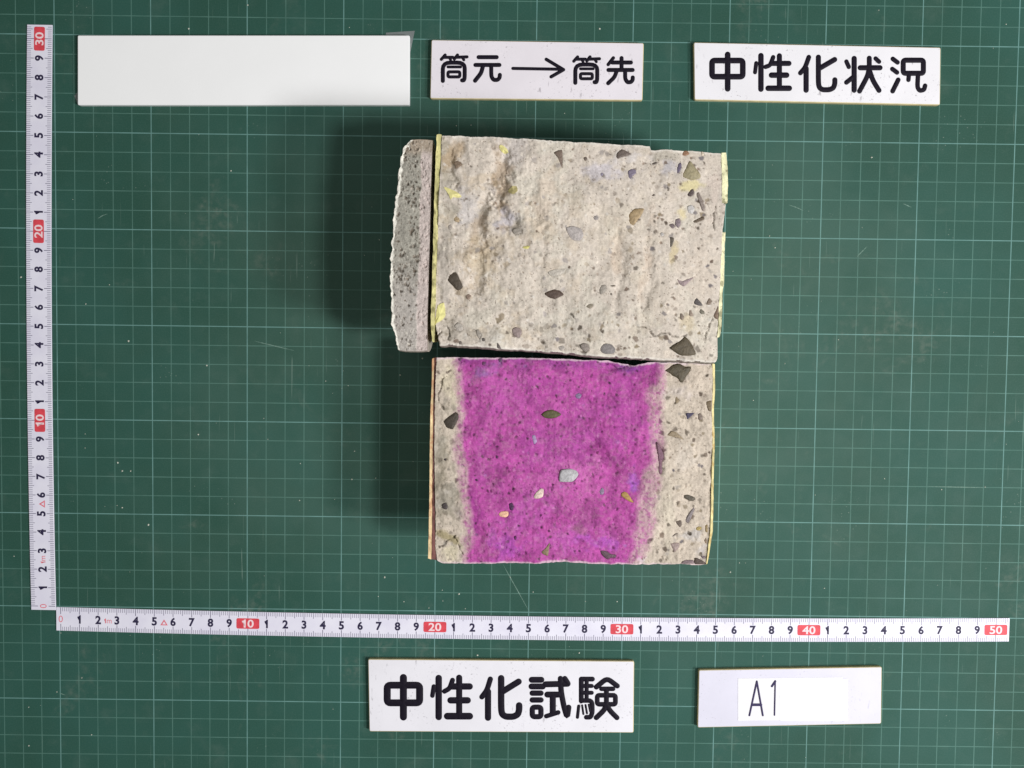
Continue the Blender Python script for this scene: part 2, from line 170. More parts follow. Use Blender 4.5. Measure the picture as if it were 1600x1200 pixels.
                      ([(30.982, 21.893), (31.455, 21.899)], 0.015), ([(26.586, 15.703), (26.706, 15.645), (26.797, 15.528)], 0.02), ([(20.533, 14.199), (20.44, 14.584), (20.645, 14.944)], 0.03),
                      ([(20.947, 14.502), (21.003, 14.859), (20.851, 15.155)], 0.02)],
           'flakes': [([(23.22, 23.432), (23.338, 23.492), (23.576, 23.32), (23.637, 23.145), (23.46, 23.114), (23.281, 23.257)], (218, 210, 140)),
                      ([(20.701, 21.498), (20.879, 21.471), (21.235, 21.329), (21.503, 21.127), (21.416, 21.038), (21.12, 21.063), (21.003, 20.944), (20.941, 21.149)], (222, 213, 146)),
                      ([(20.456, 16.055), (20.737, 16.192), (20.817, 15.629), (20.658, 15.39), (20.404, 15.238), (20.298, 15.118), (20.371, 15.609)], (218, 211, 140)),
                      ([(23.659, 21.418), (23.834, 21.596), (24.041, 21.599), (24.103, 21.395), (23.927, 21.246), (23.719, 21.302)], (178, 166, 116)),
                      ([(24.344, 18.781), (24.521, 18.871), (24.699, 18.844), (24.582, 18.725)], (214, 206, 130))],
           'left': [(20.561, 23.894), (20.515, 22.462), (20.443, 20.702), (20.376, 18.346), (20.33, 16.868), (20.311, 15.682), (20.377, 14.94), (20.533, 14.199)],
           'right': [(33.494, 23.242), (33.554, 21.897), (33.575, 20.988), (33.726, 20.872), (33.68, 20.284), (33.605, 19.695), (33.602, 18.516), (33.57, 17.333), (33.537, 16.148), (33.525, 15.406), (33.482, 14.662),
                     (33.502, 13.769), (33.417, 13.589)],
           'stones': [([(25.762, 23.172), (26.114, 23.294), (26.149, 22.914), (26.138, 22.475), (26.004, 22.766), (25.882, 23.028)], (118, 102, 90), 0),
                      ([(21.133, 22.645), (21.28, 22.735), (21.428, 22.708), (21.518, 22.562), (21.342, 22.443), (21.225, 22.383)], (122, 104, 86), 0),
                      ([(20.891, 17.23), (20.977, 17.477), (21.195, 17.63), (21.333, 17.561), (21.448, 17.296), (21.606, 16.958), (21.48, 16.803), (21.34, 16.792), (21.145, 16.982)], (72, 62, 50), 1),
                      ([(25.412, 16.666), (25.589, 16.787), (25.855, 16.879), (26.123, 16.824), (26.304, 16.648), (26.127, 16.542), (25.891, 16.435), (25.623, 16.506)], (82, 66, 56), 1),
                      ([(21.759, 16.531), (21.877, 16.621), (21.997, 16.534), (21.909, 16.355), (21.79, 16.383)], (135, 116, 102), 0),
                      ([(23.918, 14.986), (24.095, 15.107), (24.335, 15.021), (24.368, 14.783), (24.191, 14.603), (23.981, 14.749)], (142, 126, 122), 0),
                      ([(23.212, 14.352), (23.301, 14.324), (23.423, 14.087), (23.244, 14.114)], (92, 84, 80), 0), ([(21.454, 14.389), (21.573, 14.42), (21.604, 14.272), (21.485, 14.271)], (110, 100, 92), 0),
                      ([(22.524, 14.552), (22.643, 14.583), (22.675, 14.435), (22.555, 14.433)], (95, 88, 82), 0),
                      ([(22.252, 14.935), (22.371, 14.966), (22.493, 14.7), (22.406, 14.52), (22.284, 14.697)], (150, 142, 132), 0),
                      ([(28.622, 23.013), (28.683, 23.181), (28.875, 23.347), (29.006, 23.307), (29.304, 23.148), (29.129, 23.046), (28.852, 22.99), (28.688, 22.906)], (104, 91, 84), 1),
                      ([(27.123, 22.956), (27.24, 22.987), (27.301, 22.871), (27.184, 22.811)], (105, 92, 82), 0),
                      ([(29.171, 22.339), (29.347, 22.443), (29.525, 22.402), (29.542, 22.256), (29.382, 22.136), (29.296, 21.989), (29.206, 22.076)], (122, 112, 128), 0),
                      ([(27.903, 22.235), (27.991, 22.265), (28.051, 22.178), (27.934, 22.118)], (130, 122, 138), 0),
                      ([(32.037, 22.873), (32.268, 22.595), (32.523, 22.264), (32.498, 22.077), (32.133, 21.996), (31.746, 22.12), (31.714, 22.254), (31.856, 22.534)], (150, 140, 110), 1),
                      ([(31.666, 23.131), (31.75, 23.322), (31.898, 23.324), (32.004, 23.194), (31.844, 23.104)], (142, 106, 80), 0),
                      ([(31.444, 22.456), (31.498, 22.69), (31.614, 22.78), (31.648, 22.575), (31.564, 22.369), (31.447, 22.28)], (96, 86, 104), 0),
                      ([(31.97, 21.349), (32.113, 21.556), (32.231, 21.572), (32.25, 21.352), (32.12, 21.248), (32.001, 21.261)], (84, 71, 68), 1),
                      ([(32.369, 21.354), (32.47, 21.443), (32.593, 21.239), (32.781, 20.772), (32.755, 20.595), (32.651, 20.624), (32.509, 21.004)], (130, 118, 110), 1),
                      ([(32.262, 20.119), (32.702, 20.33), (32.764, 20.199), (32.383, 20.032), (32.278, 20.06)], (98, 84, 68), 1),
                      ([(29.29, 20.41), (29.528, 20.642), (29.942, 20.648), (29.87, 20.417), (29.685, 20.145), (29.483, 19.889), (29.304, 19.969), (29.269, 20.257)], (160, 138, 104), 1),
                      ([(31.141, 19.928), (31.317, 19.989), (31.409, 19.873), (31.322, 19.754), (31.202, 19.811)], (112, 98, 98), 0),
                      ([(31.432, 20.167), (31.608, 20.228), (31.673, 19.994), (31.558, 19.786), (31.407, 19.931)], (126, 112, 116), 0),
                      ([(26.346, 19.719), (26.641, 19.811), (27.057, 19.699), (27.181, 19.377), (27.037, 19.139), (26.651, 19.164), (26.469, 19.397)], (172, 164, 160), 0),
                      ([(27.611, 20.236), (27.788, 20.297), (27.85, 20.121), (27.673, 20.089)], (150, 142, 138), 0), ([(30.315, 21.269), (30.402, 21.329), (30.463, 21.271), (30.345, 21.225)], (92, 80, 72), 0),
                      ([(31.182, 19.34), (31.361, 19.312), (31.308, 19.017), (31.206, 18.898)], (88, 80, 70), 0),
                      ([(31.548, 17.426), (31.729, 17.31), (32.318, 17.524), (32.086, 17.285), (31.852, 17.089), (31.642, 17.22)], (150, 132, 132), 0),
                      ([(27.964, 16.906), (28.05, 17.085), (28.228, 17.117), (28.29, 16.94), (28.174, 16.761), (27.998, 16.67)], (150, 142, 132), 0),
                      ([(28.466, 17.09), (28.643, 17.122), (28.704, 17.064), (28.526, 17.032)], (120, 110, 98), 0), ([(28.458, 16.705), (28.501, 16.747), (28.55, 16.692), (28.503, 16.647)], (80, 72, 64), 0),
                      ([(27.353, 16.098), (27.5, 16.219), (27.648, 16.221), (27.68, 16.103), (27.533, 16.012)], (136, 126, 110), 0),
                      ([(32.372, 16.429), (32.488, 16.55), (32.763, 16.227), (32.584, 16.21), (32.375, 16.281)], (84, 78, 76), 1),
                      ([(32.939, 16.318), (33.053, 16.557), (33.174, 16.44), (33.119, 16.261), (32.94, 16.259)], (122, 106, 92), 0),
                      ([(32.62, 15.929), (32.677, 16.048), (32.828, 15.961), (32.86, 15.843), (32.712, 15.811)], (112, 106, 92), 0),
                      ([(32.172, 16.012), (32.264, 15.924), (32.357, 15.717), (32.148, 15.744)], (142, 126, 112), 0),
                      ([(31.73, 15.828), (31.819, 15.829), (31.912, 15.682), (31.826, 15.532), (31.735, 15.591)], (122, 108, 96), 0),
                      ([(33.491, 16.236), (33.505, 15.613), (33.371, 15.612), (33.279, 15.729), (33.392, 15.998)], (116, 96, 80), 0),
                      ([(31.961, 14.762), (32.161, 14.586), (32.265, 14.45), (32.452, 14.089), (32.455, 13.934), (32.093, 13.87), (31.756, 13.896), (31.469, 14.077), (31.275, 14.217), (31.462, 14.386), (31.742, 14.556)],
                       (84, 74, 56), 1),
                      ([(27.114, 14.313), (27.262, 14.404), (27.471, 14.347), (27.505, 14.08), (27.328, 13.988), (27.147, 14.135)], (132, 122, 114), 0),
                      ([(28.04, 14.206), (28.215, 14.386), (28.543, 14.361), (28.726, 14.155), (28.67, 13.946), (28.283, 13.911), (28.073, 13.997)], (126, 120, 118), 0),
                      ([(26.073, 14.21), (26.311, 14.273), (26.402, 14.125), (26.195, 14.033)], (162, 154, 146), 0),
                      ([(23.889, 19.57), (24.036, 19.69), (24.303, 19.664), (24.364, 19.488), (24.158, 19.397), (23.951, 19.394)], (150, 142, 132), 0),
                      ([(21.238, 15.13), (21.415, 15.281), (21.625, 15.164), (21.627, 14.927), (21.39, 14.835)], (172, 164, 154), 0),
                      ([(21.159, 20.065), (21.276, 20.184), (21.426, 20.068), (21.397, 19.921), (21.22, 19.948)], (165, 145, 115), 0),
                      ([(20.896, 19.738), (21.043, 19.799), (21.104, 19.623), (20.957, 19.562)], (160, 150, 140), 0), ([(32.548, 23.288), (32.636, 23.295), (32.669, 23.144), (32.581, 23.114)], (205, 190, 170), 0),
                      ([(30.705, 19.51), (30.822, 19.571), (30.913, 19.454), (30.797, 19.364)], (176, 170, 165), 0),
                      ([(31.981, 20.791), (32.187, 20.853), (32.309, 20.678), (32.196, 20.441), (31.987, 20.527)], (190, 186, 182), 0),
                      ([(30.287, 22.704), (30.433, 22.794), (30.551, 22.766), (30.376, 22.676)], (90, 80, 74), 0),
                      ([(25.546, 17.674), (25.9, 17.826), (26.375, 17.832), (26.26, 17.595), (25.727, 17.469)], (186, 178, 166), 0)],
           'top': [(20.561, 23.894), (21.445, 23.891), (22.625, 23.862), (23.805, 23.819), (25.281, 23.75), (26.757, 23.682), (28.233, 23.613), (29.71, 23.544), (30.153, 23.512), (30.215, 23.337), (30.893, 23.37),
                   (32.075, 23.341), (32.962, 23.265), (33.494, 23.242)],
           'valleys': [([(23.462, 22.938), (23.211, 21.764), (23.314, 20.592), (23.738, 19.863)], 0.42, 0.22), ([(22.714, 21.318), (22.196, 19.99), (22.39, 18.52), (22.229, 17.04)], 0.45, 0.2),
                       ([(21.01, 23.199), (20.959, 22.409), (21.233, 21.592)], 0.25, 0.12), ([(28.747, 19.632), (28.932, 17.57), (28.667, 15.789)], 0.3, 0.06),
                       ([(30.15, 19.061), (30.244, 17.291), (30.0, 16.103)], 0.3, 0.06), ([(24.724, 21.344), (25.349, 19.0), (25.082, 16.929)], 0.35, 0.06),
                       ([(26.77, 22.834), (27.681, 21.382), (27.853, 19.915)], 0.4, 0.05)]},
 'upper_paint': {'bot': [(20.203, 14.403), (20.263, 14.344), (20.322, 14.375)],
                 'left': [(20.325, 23.905), (20.279, 22.459), (20.236, 20.7), (20.207, 18.934), (20.176, 17.458), (20.142, 16.273), (20.12, 15.383), (20.203, 14.403)],
                 'right': [(20.56, 23.923), (20.515, 22.462), (20.458, 20.702), (20.415, 18.937), (20.369, 17.46), (20.365, 16.276), (20.34, 15.682), (20.322, 14.375)],
                 'top': [(20.325, 23.905), (20.442, 23.936), (20.56, 23.923)]},
 'upper_paint_r1': {'bot': [(33.547, 20.929), (33.812, 20.961)],
                    'left': [(33.464, 23.256), (33.525, 21.896), (33.547, 20.929)],
                    'right': [(33.7, 23.274), (33.81, 22.339), (33.823, 21.754), (33.812, 20.961)],
                    'top': [(33.464, 23.256), (33.7, 23.274)]},
 'upper_paint_r2': {'bot': [(33.481, 14.721), (33.599, 14.753)],
                    'left': [(33.592, 19.606), (33.572, 18.515), (33.54, 17.333), (33.508, 16.148), (33.51, 15.406), (33.481, 14.721)],
                    'right': [(33.754, 19.638), (33.732, 18.665), (33.748, 17.335), (33.673, 16.742), (33.685, 15.556), (33.65, 15.11), (33.599, 14.753)],
                    'top': [(33.592, 19.606), (33.754, 19.638)]}}

scene = bpy.context.scene
COL = scene.collection
# ------------------------------------------------------------------ camera
loc, rows, lens = D['cam']
cd = bpy.data.cameras.new('camera')
cam = bpy.data.objects.new('camera', cd)
COL.objects.link(cam)
m = Matrix(rows).to_4x4()
m.translation = Vector(loc) * U
cam.matrix_world = m
cd.lens = lens
cd.sensor_width = 36.0
cd.clip_start = 0.01
cd.clip_end = 20.0
scene.camera = cam
# ------------------------------------------------------------------ room light
w = bpy.data.worlds.new('World')
scene.world = w
w.use_nodes = True
bg = w.node_tree.nodes['Background']
bg.inputs['Color'].default_value = (0.98, 1.0, 0.92, 1)
bg.inputs['Strength'].default_value = 0.15

def lamp(name, pos, target, size, power, color, size_y=None):
    l = bpy.data.lights.new(name, 'AREA')
    l.shape = 'RECTANGLE' if size_y else 'DISK'
    l.size = size
    if size_y:
        l.size_y = size_y
    l.energy = power
    l.color = color
    o = bpy.data.objects.new(name, l)
    COL.objects.link(o)
    o.location = Vector(pos) * U
    o.rotation_euler = (Vector(target) - Vector(pos)).to_track_quat('-Z', 'Y').to_euler()
    return o
lamp('work_lamp', (84, -7, 92), (26, 13, 3), 0.15, 7.1, (1.0, 0.983, 0.99))
lamp('room_tube', (150, -32, 110), (26, 13, 3), 0.26, 16.5, (0.97, 0.98, 1.0), 0.24)
lamp('ceiling_panel', (20, 10, 200), (24, 12, 0), 0.9, 5.2, (1.0, 0.98, 0.97), 0.6)
vs = scene.view_settings
vs.view_transform = 'Standard'
vs.look = 'None'
vs.gamma = 1.0
vs.exposure = 0.0
vs.use_curve_mapping = False
scene.render.engine = 'CYCLES'

# ------------------------------------------------------------------ helpers
def lin(c, k=1.0):
    r = []
    for v in c[:3]:
        v = v / 255.0
        r.append((v / 12.92 if v <= 0.04045 else ((v + 0.055) / 1.055) ** 2.4) * k)
    return tuple(r)
E = 0.92          # how much light a surface facing up receives, to turn a seen colour into an albedo
def alb(c): return lin(c, E)

class NT:
    def __init__(s, name, rough=0.6, spec=0.5):
        s.m = bpy.data.materials.new(name)
        s.m.use_nodes = True
        s.n = s.m.node_tree.nodes
        s.l = s.m.node_tree.links
        s.b = s.n['Principled BSDF']
        s.b.inputs['Roughness'].default_value = rough
        s.b.inputs['Specular IOR Level'].default_value = spec
        s.tc = s.n.new('ShaderNodeTexCoord')
        s.co = s.tc.outputs['Object']
    def put(s, sock, v):
        if isinstance(v, bpy.types.NodeSocket): s.l.new(v, sock)
        elif isinstance(v, tuple) and len(v) == 3 and sock.type == 'RGBA': sock.default_value = (*v, 1)
        else: sock.default_value = v
    def math(s, op, a, b=0.0, c=None):
        n = s.n.new('ShaderNodeMath'); n.operation = op
        s.put(n.inputs[0], a); s.put(n.inputs[1], b)
        if c is not None: s.put(n.inputs[2], c)
        return n.outputs[0]
    def noise(s, scale, detail=3.0, rough=0.55, vec=None, dist=0.0):
        n = s.n.new('ShaderNodeTexNoise')
        n.inputs['Scale'].default_value = scale; n.inputs['Detail'].default_value = detail
        n.inputs['Roughness'].default_value = rough; n.inputs['Distortion'].default_value = dist
        s.l.new(vec or s.co, n.inputs['Vector'])
        return n.outputs['Fac']
    def vor(s, scale, vec=None, feature='F1'):
        n = s.n.new('ShaderNodeTexVoronoi'); n.feature = feature
        n.inputs['Scale'].default_value = scale
        s.l.new(vec or s.co, n.inputs['Vector'])
        return n.outputs['Distance'], n.outputs['Color']
    def ramp(s, v, a, b, lo=0.0, hi=1.0):
        n = s.n.new('ShaderNodeMapRange'); n.interpolation_type = 'SMOOTHSTEP'
        s.put(n.inputs['Value'], v)
        for k, x in zip(('From Min', 'From Max', 'To Min', 'To Max'), (a, b, lo, hi)): n.inputs[k].default_value = x
        return n.outputs[0]
    def mix(s, f, a, b, mode='MIX'):
        n = s.n.new('ShaderNodeMix'); n.data_type = 'RGBA'; n.blend_type = mode
        s.put(n.inputs[0], f); s.put(n.inputs[6], a); s.put(n.inputs[7], b)
        return n.outputs[2]
    def map(s, scale=(1, 1, 1), rot=0.0, loc=(0, 0, 0)):
        n = s.n.new('ShaderNodeMapping')
        n.inputs['Scale'].default_value = scale; n.inputs['Rotation'].default_value = (0, 0, rot); n.inputs['Location'].default_value = loc
        s.l.new(s.co, n.inputs['Vector'])
        return n.outputs[0]
    def color(s, v): s.put(s.b.inputs['Base Color'], v); return s
    def bump(s, h, strength, dist):
        n = s.n.new('ShaderNodeBump')
        n.inputs['Strength'].default_value = strength; n.inputs['Distance'].default_value = dist
        s.put(n.inputs['Height'], h)
        s.l.new(n.outputs[0], s.b.inputs['Normal'])
        return s

def plain(name, rgb, rough=0.6, spec=0.5, var=0.12, scale=300.0):
    t = NT(name, rough, spec)
    c = alb(rgb)
    n = t.noise(scale, 3)
    t.color(t.mix(t.ramp(n, 0.3, 0.7), tuple(v * (1 - var) for v in c), tuple(min(1, v * (1 + var)) for v in c)))
    return t.m

def tag(o, label=None, cat=None, group=None, kind=None):
    for k, v in (('label', label), ('category', cat), ('group', group), ('kind', kind)):
        if v: o[k] = v
    return o
def link(name, me, mat=None, parent=None, at=(0, 0, 0)):
    o = bpy.data.objects.new(name, me)
    COL.objects.link(o)
    if mat and not me.materials: me.materials.append(mat)
    if parent: o.parent = parent
    o.location = Vector(at) * U
    return o
def empty(name, at):
    o = bpy.data.objects.new(name, None)
    o.empty_display_size = 0.01
    COL.objects.link(o)
    o.location = Vector(at) * U
    return o
def mesh(name, verts, faces, smooth=False):
    me = bpy.data.meshes.new(name)
    me.from_pydata([(x * U, y * U, z * U) for x, y, z in verts], [], faces)
    if smooth: me.polygons.foreach_set('use_smooth', [True] * len(me.polygons))
    me.update()
    return me
def prism(name, poly, z0, z1, bevel=0.0):
    """outline (cm, counter-clockwise) extruded z0..z1 with a small bevel on the top rim; face 0 is the top"""
    p = np.array(poly, float)
    n = len(p)
    if np.sum(p[:, 0] * np.roll(p[:, 1], -1) - p[:, 1] * np.roll(p[:, 0], -1)) < 0: p = p[::-1]
    if bevel:
        nxt = np.roll(p, -1, 0) - p; prv = p - np.roll(p, 1, 0)
        t = nxt / (np.linalg.norm(nxt, axis=1)[:, None] + 1e-9) + prv / (np.linalg.norm(prv, axis=1)[:, None] + 1e-9)
        t /= np.linalg.norm(t, axis=1)[:, None] + 1e-9
        inn = p + np.stack([-t[:, 1], t[:, 0]], 1) * bevel
        rings = [(p, z0), (p, z1 - bevel), (inn, z1)]
    else:
        rings = [(p, z0), (p, z1)]
    v = []; f = []
    for r, z in rings: v += [(a, b, z) for a, b in r]
    k = len(rings) - 1
    f.append(tuple(range(k * n, k * n + n)))
    for j in range(k):
        for i in range(n):
            i2 = (i + 1) % n
            f.append((j * n + i, j * n + i2, (j + 1) * n + i2, (j + 1) * n + i))
    f.append(tuple(range(n))[::-1])
    return mesh(name, v, f)
def rounded(corners, r, k=5):
    c = [Vector(p) for p in corners]; out = []
    for i, p in enumerate(c):
        a = (c[i - 1] - p).normalized() * r; b = (c[(i + 1) % len(c)] - p).normalized() * r
        for j in range(k + 1):
            t = j / k
            out.append(tuple(p + a * (1 - t) ** 2 + b * t ** 2))
    return out
# lattice noise for the fractured surfaces
def vnoise(x, y, freq, seed):
    tab = np.random.RandomState(seed).rand(256, 256)
    a = x * freq + 37.3; b = y * freq + 91.7
    i = np.floor(a).astype(int); j = np.floor(b).astype(int)
    u = a - i; v = b - j
    u = u * u * u * (u * (6 * u - 15) + 10); v = v * v * v * (v * (6 * v - 15) + 10)
    g = lambda p, q: tab[p % 256, q % 256]
    return (g(i, j) * (1 - u) + g(i + 1, j) * u) * (1 - v) + (g(i, j + 1) * (1 - u) + g(i + 1, j + 1) * u) * v - 0.5
def fbm(x, y, freq, seed, octv=4, gain=0.5):
    s = 0; a = 1.0
    for k in range(octv):
        c, sn = math.cos(0.7 * k), math.sin(0.7 * k)
        s = s + a * vnoise(x * c - y * sn, x * sn + y * c, freq * 2 ** k, seed + 11 * k)
        a *= gain
    return s
def ridged(x, y, freq, seed, octv=3, gain=0.5):
    s = 0; a = 1.0
    for k in range(octv):
        s = s + a * (0.35 - np.abs(vnoise(x + 0.3 * k, y * 0.9, freq * 2 ** k, seed + 7 * k)) * 2)
        a *= gain
    return s
def sstep(v, a, b):
    t = np.clip((v - a) / (b - a), 0, 1)
    return t * t * (3 - 2 * t)
def seg_dist(x, y, pts):
    d = np.full(x.shape, 1e9)
    for (ax, ay), (bx, by) in zip(pts[:-1], pts[1:]):
        dx, dy = bx - ax, by - ay
        t = np.clip(((x - ax) * dx + (y - ay) * dy) / (dx * dx + dy * dy + 1e-12), 0, 1)
        d = np.minimum(d, np.hypot(x - ax - t * dx, y - ay - t * dy))
    return d
def inside(x, y, poly):
    r = np.zeros(x.shape, bool)
    for (ax, ay), (bx, by) in zip(poly, poly[1:] + poly[:1]):
        c = ((ay > y) != (by > y)) & (x < (bx - ax) * (y - ay) / (by - ay + 1e-12) + ax)
        r ^= c
    return r
def resample(pts, n):
    p = np.array(pts, float)
    d = np.r_[0, np.cumsum(np.hypot(*np.diff(p, axis=0).T))]
    t = np.linspace(0, d[-1], n)
    return np.stack([np.interp(t, d, p[:, 0]), np.interp(t, d, p[:, 1])], 1)
def patch(o, n, m):
    """Coons patch between the four measured edges; index [s along the core][t across it]"""
    T, Bt, L, Rr = resample(o['top'], n), resample(o['bot'], n), resample(o['left'], m), resample(o['right'], m)
    s = np.linspace(0, 1, n)[:, None, None]; t = np.linspace(0, 1, m)[None, :, None]
    return ((1 - t) * T[:, None] + t * Bt[:, None] + (1 - s) * L[None] + s * Rr[None]
            - (1 - s) * (1 - t) * T[0] - s * (1 - t) * T[-1] - (1 - s) * t * Bt[0] - s * t * Bt[-1])
RAD = 5.0
def core_mesh(name, P, Z, tint, side_tint, yc_line, origin, K=64):
    """fractured top sheet P,Z continued downwards as the drilled round side of the core and closed by its two end faces"""
    n, m = Z.shape
    rs = np.random.RandomState(5)
    V = np.zeros((n, m + K, 3)); C = np.ones((n, m + K, 4))
    V[:, :m, 0] = P[..., 0]; V[:, :m, 1] = P[..., 1]; V[:, :m, 2] = Z
    C[:, :m, :3] = tint
    for i in range(n):
        y0, z0, y1, z1 = P[i, 0, 1], Z[i, 0], P[i, -1, 1], Z[i, -1]
        x0, x1 = P[i, 0, 0], P[i, -1, 0]
        yc = yc_line(0.5 * (x0 + x1))
        a0 = math.atan2(z0 - RAD, y0 - yc); a1 = -math.pi - math.atan2(z1 - RAD, yc - y1)
        t = (np.arange(K) + 1) / (K + 1)
        th = a1 + (a0 - a1) * t
        f = np.clip(np.minimum(t, 1 - t) / 0.25, 0, 1)
        r = RAD * f + (1 - f) * np.where(t < 0.5, math.hypot(y1 - yc, z1 - RAD), math.hypot(y0 - yc, z0 - RAD))
        V[i, m:, 0] = x1 + (x0 - x1) * t
        V[i, m:, 1] = yc + r * np.cos(th)
        V[i, m:, 2] = np.maximum(RAD + r * np.sin(th), 0.0)
        C[i, m:, :3] = np.array(side_tint) * (1 + 0.25 * (rs.rand(K, 1) - 0.5))
    q = m + K
    idx = np.arange(n * q).reshape(n, q)
    A = idx[:-1]; Bq = idx[1:]
    quads = np.stack([A, np.roll(A, -1, 1), np.roll(Bq, -1, 1), Bq], -1).reshape(-1, 4)
    ox = np.array(origin)
    vv = ((V.reshape(-1, 3) - ox) * U)
    cols = C.reshape(-1, 4)
    # end caps: fans
    ends = []
    for e in (0, n - 1):
        ends.append(vv[idx[e]].mean(0))
    vv = np.vstack([vv, ends]); cols = np.vstack([cols, np.r_[side_tint, 1], np.r_[side_tint, 1]])
    tri = []
    for k, e in enumerate((0, n - 1)):
        r = idx[e]; r2 = np.roll(r, -1)
        c = np.full(q, n * q + k)
        tri.append(np.stack([c, r2, r], 1) if e == 0 else np.stack([c, r, r2], 1))
    tri = np.vstack(tri)
    me = bpy.data.meshes.new(name)
    nl = quads.size + tri.size
    me.vertices.add(len(vv)); me.vertices.foreach_set('co', vv.ravel())
    me.loops.add(nl); me.loops.foreach_set('vertex_index', np.r_[quads.ravel(), tri.ravel()])
    npoly = len(quads) + len(tri)
    me.polygons.add(npoly)
    me.polygons.foreach_set('loop_start', np.r_[np.arange(len(quads)) * 4, quads.size + np.arange(len(tri)) * 3])
    sm = np.r_[np.ones(len(quads), bool), np.zeros(len(tri), bool)]
    me.polygons.foreach_set('use_smooth', sm)
    me.update(calc_edges=True)
    me.validate()
    at = me.color_attributes.new('tint', 'FLOAT_COLOR', 'POINT')
    at.data.foreach_set('color', cols.ravel())
    bm = bmesh.new(); bm.from_mesh(me); bmesh.ops.recalc_face_normals(bm, faces=bm.faces); bm.to_mesh(me); bm.free()
    return me
def blob(C, x, y, L, seed):
    for k, ((cx, cy), rx, ry, a, c, s) in enumerate(L):
        ca, sa = math.cos(a), math.sin(a)
        dx, dy = x - cx, y - cy
        d = np.hypot((dx * ca - dy * sa) / rx, (dx * sa + dy * ca) / ry) + 1.1 * fbm(x, y, 2.2, seed + k, 4, 0.6)
        f = (s * (1 - sstep(d, 0.35, 1.25)))[..., None]
        C[:] = C * (1 - f) + np.array(alb(c)) * f
def dots(C, Z, P, rs, count, rmin, rmax, cols, depth, strength=0.85, box=None, mask=None, power=2.5):
    """small pores and sand grains"""
    x, y = P[..., 0], P[..., 1]
    n, m = Z.shape
    dx = abs(x[1, m // 2] - x[0, m // 2]); dy = abs(y[n // 2, 1] - y[n // 2, 0])
    for _ in range(count):
        if box: i, j = int(n * rs.uniform(box[0], box[1])), int(m * rs.uniform(box[2], box[3]))
        else: i, j = rs.randint(2, n - 2), rs.randint(2, m - 2)
        i = min(max(i, 2), n - 3); j = min(max(j, 2), m - 3)
        if mask is not None and mask[i, j] < rs.rand(): continue
        r = rmin + (rmax - rmin) * rs.rand() ** power
        a, b = int(r * 2 / dx) + 2, int(r * 2 / dy) + 2
        sl = (slice(max(0, i - a), i + a + 1), slice(max(0, j - b), j + b + 1))
        th = rs.rand() * 3.14; e = 0.55 + 0.9 * rs.rand()
        ux, uy = x[sl] - x[i, j], y[sl] - y[i, j]
        d = np.hypot((ux * math.cos(th) + uy * math.sin(th)) / e, (-ux * math.sin(th) + uy * math.cos(th)) * e)
        if r > 0.045:      # larger grains are angular chips
            d = np.zeros(ux.shape)
            for q in range(5):
                a_ = th + 6.283 * (q + 0.7 * rs.rand()) / 5
                d = np.maximum(d, (ux * math.cos(a_) + uy * math.sin(a_)) / (0.6 + 0.7 * rs.rand()))
            f = 1 - sstep(d, r * 0.8, r * 0.8 + 0.035)
        else:
            f = 1 - sstep(d, r * 0.55, r * 1.1)
        c = np.array(alb(cols[rs.randint(len(cols))])) * (0.8 + 0.4 * rs.rand())
        g = (f * strength * (0.45 + 0.55 * rs.rand()))[..., None]
        C[sl] = C[sl] * (1 - g) + c * g
        Z[sl] -= f * depth * r
def smooth_poly(poly, per=3, jit=0.0, rs=None):
    p = np.array(poly, float); n = len(p); out = []
    for i in range(n):
        a, b, c, d = p[i - 1], p[i], p[(i + 1) % n], p[(i + 2) % n]
        for k in range(per):
            t = k / per
            cr = 0.5 * ((2 * b) + (c - a) * t + (2 * a - 5 * b + 4 * c - d) * t * t + (-a + 3 * b - 3 * c + d) * t ** 3)
            o = 0.55 * cr + 0.45 * (b * (1 - t) + c * t)
            if rs is not None: o = o + (rs.rand(2) - 0.5) * jit
            out.append(o)
    return np.array(out)
def height_at(P, Z, x, y):
    d = (P[..., 0] - x) ** 2 + (P[..., 1] - y) ** 2
    return Z.ravel()[np.argmin(d)]
def seat(P, Z, poly, sink):
    """level the matrix under an embedded piece and return its height there"""
    x, y = P[..., 0], P[..., 1]
    f = inside(x, y, [tuple(q) for q in poly])
    if not f.any():
        c = np.mean(poly, 0)
        return height_at(P, Z, *c)
    h = float(Z[f].mean())
    Z[f] = np.minimum(h, Z[f]) - sink
    return h

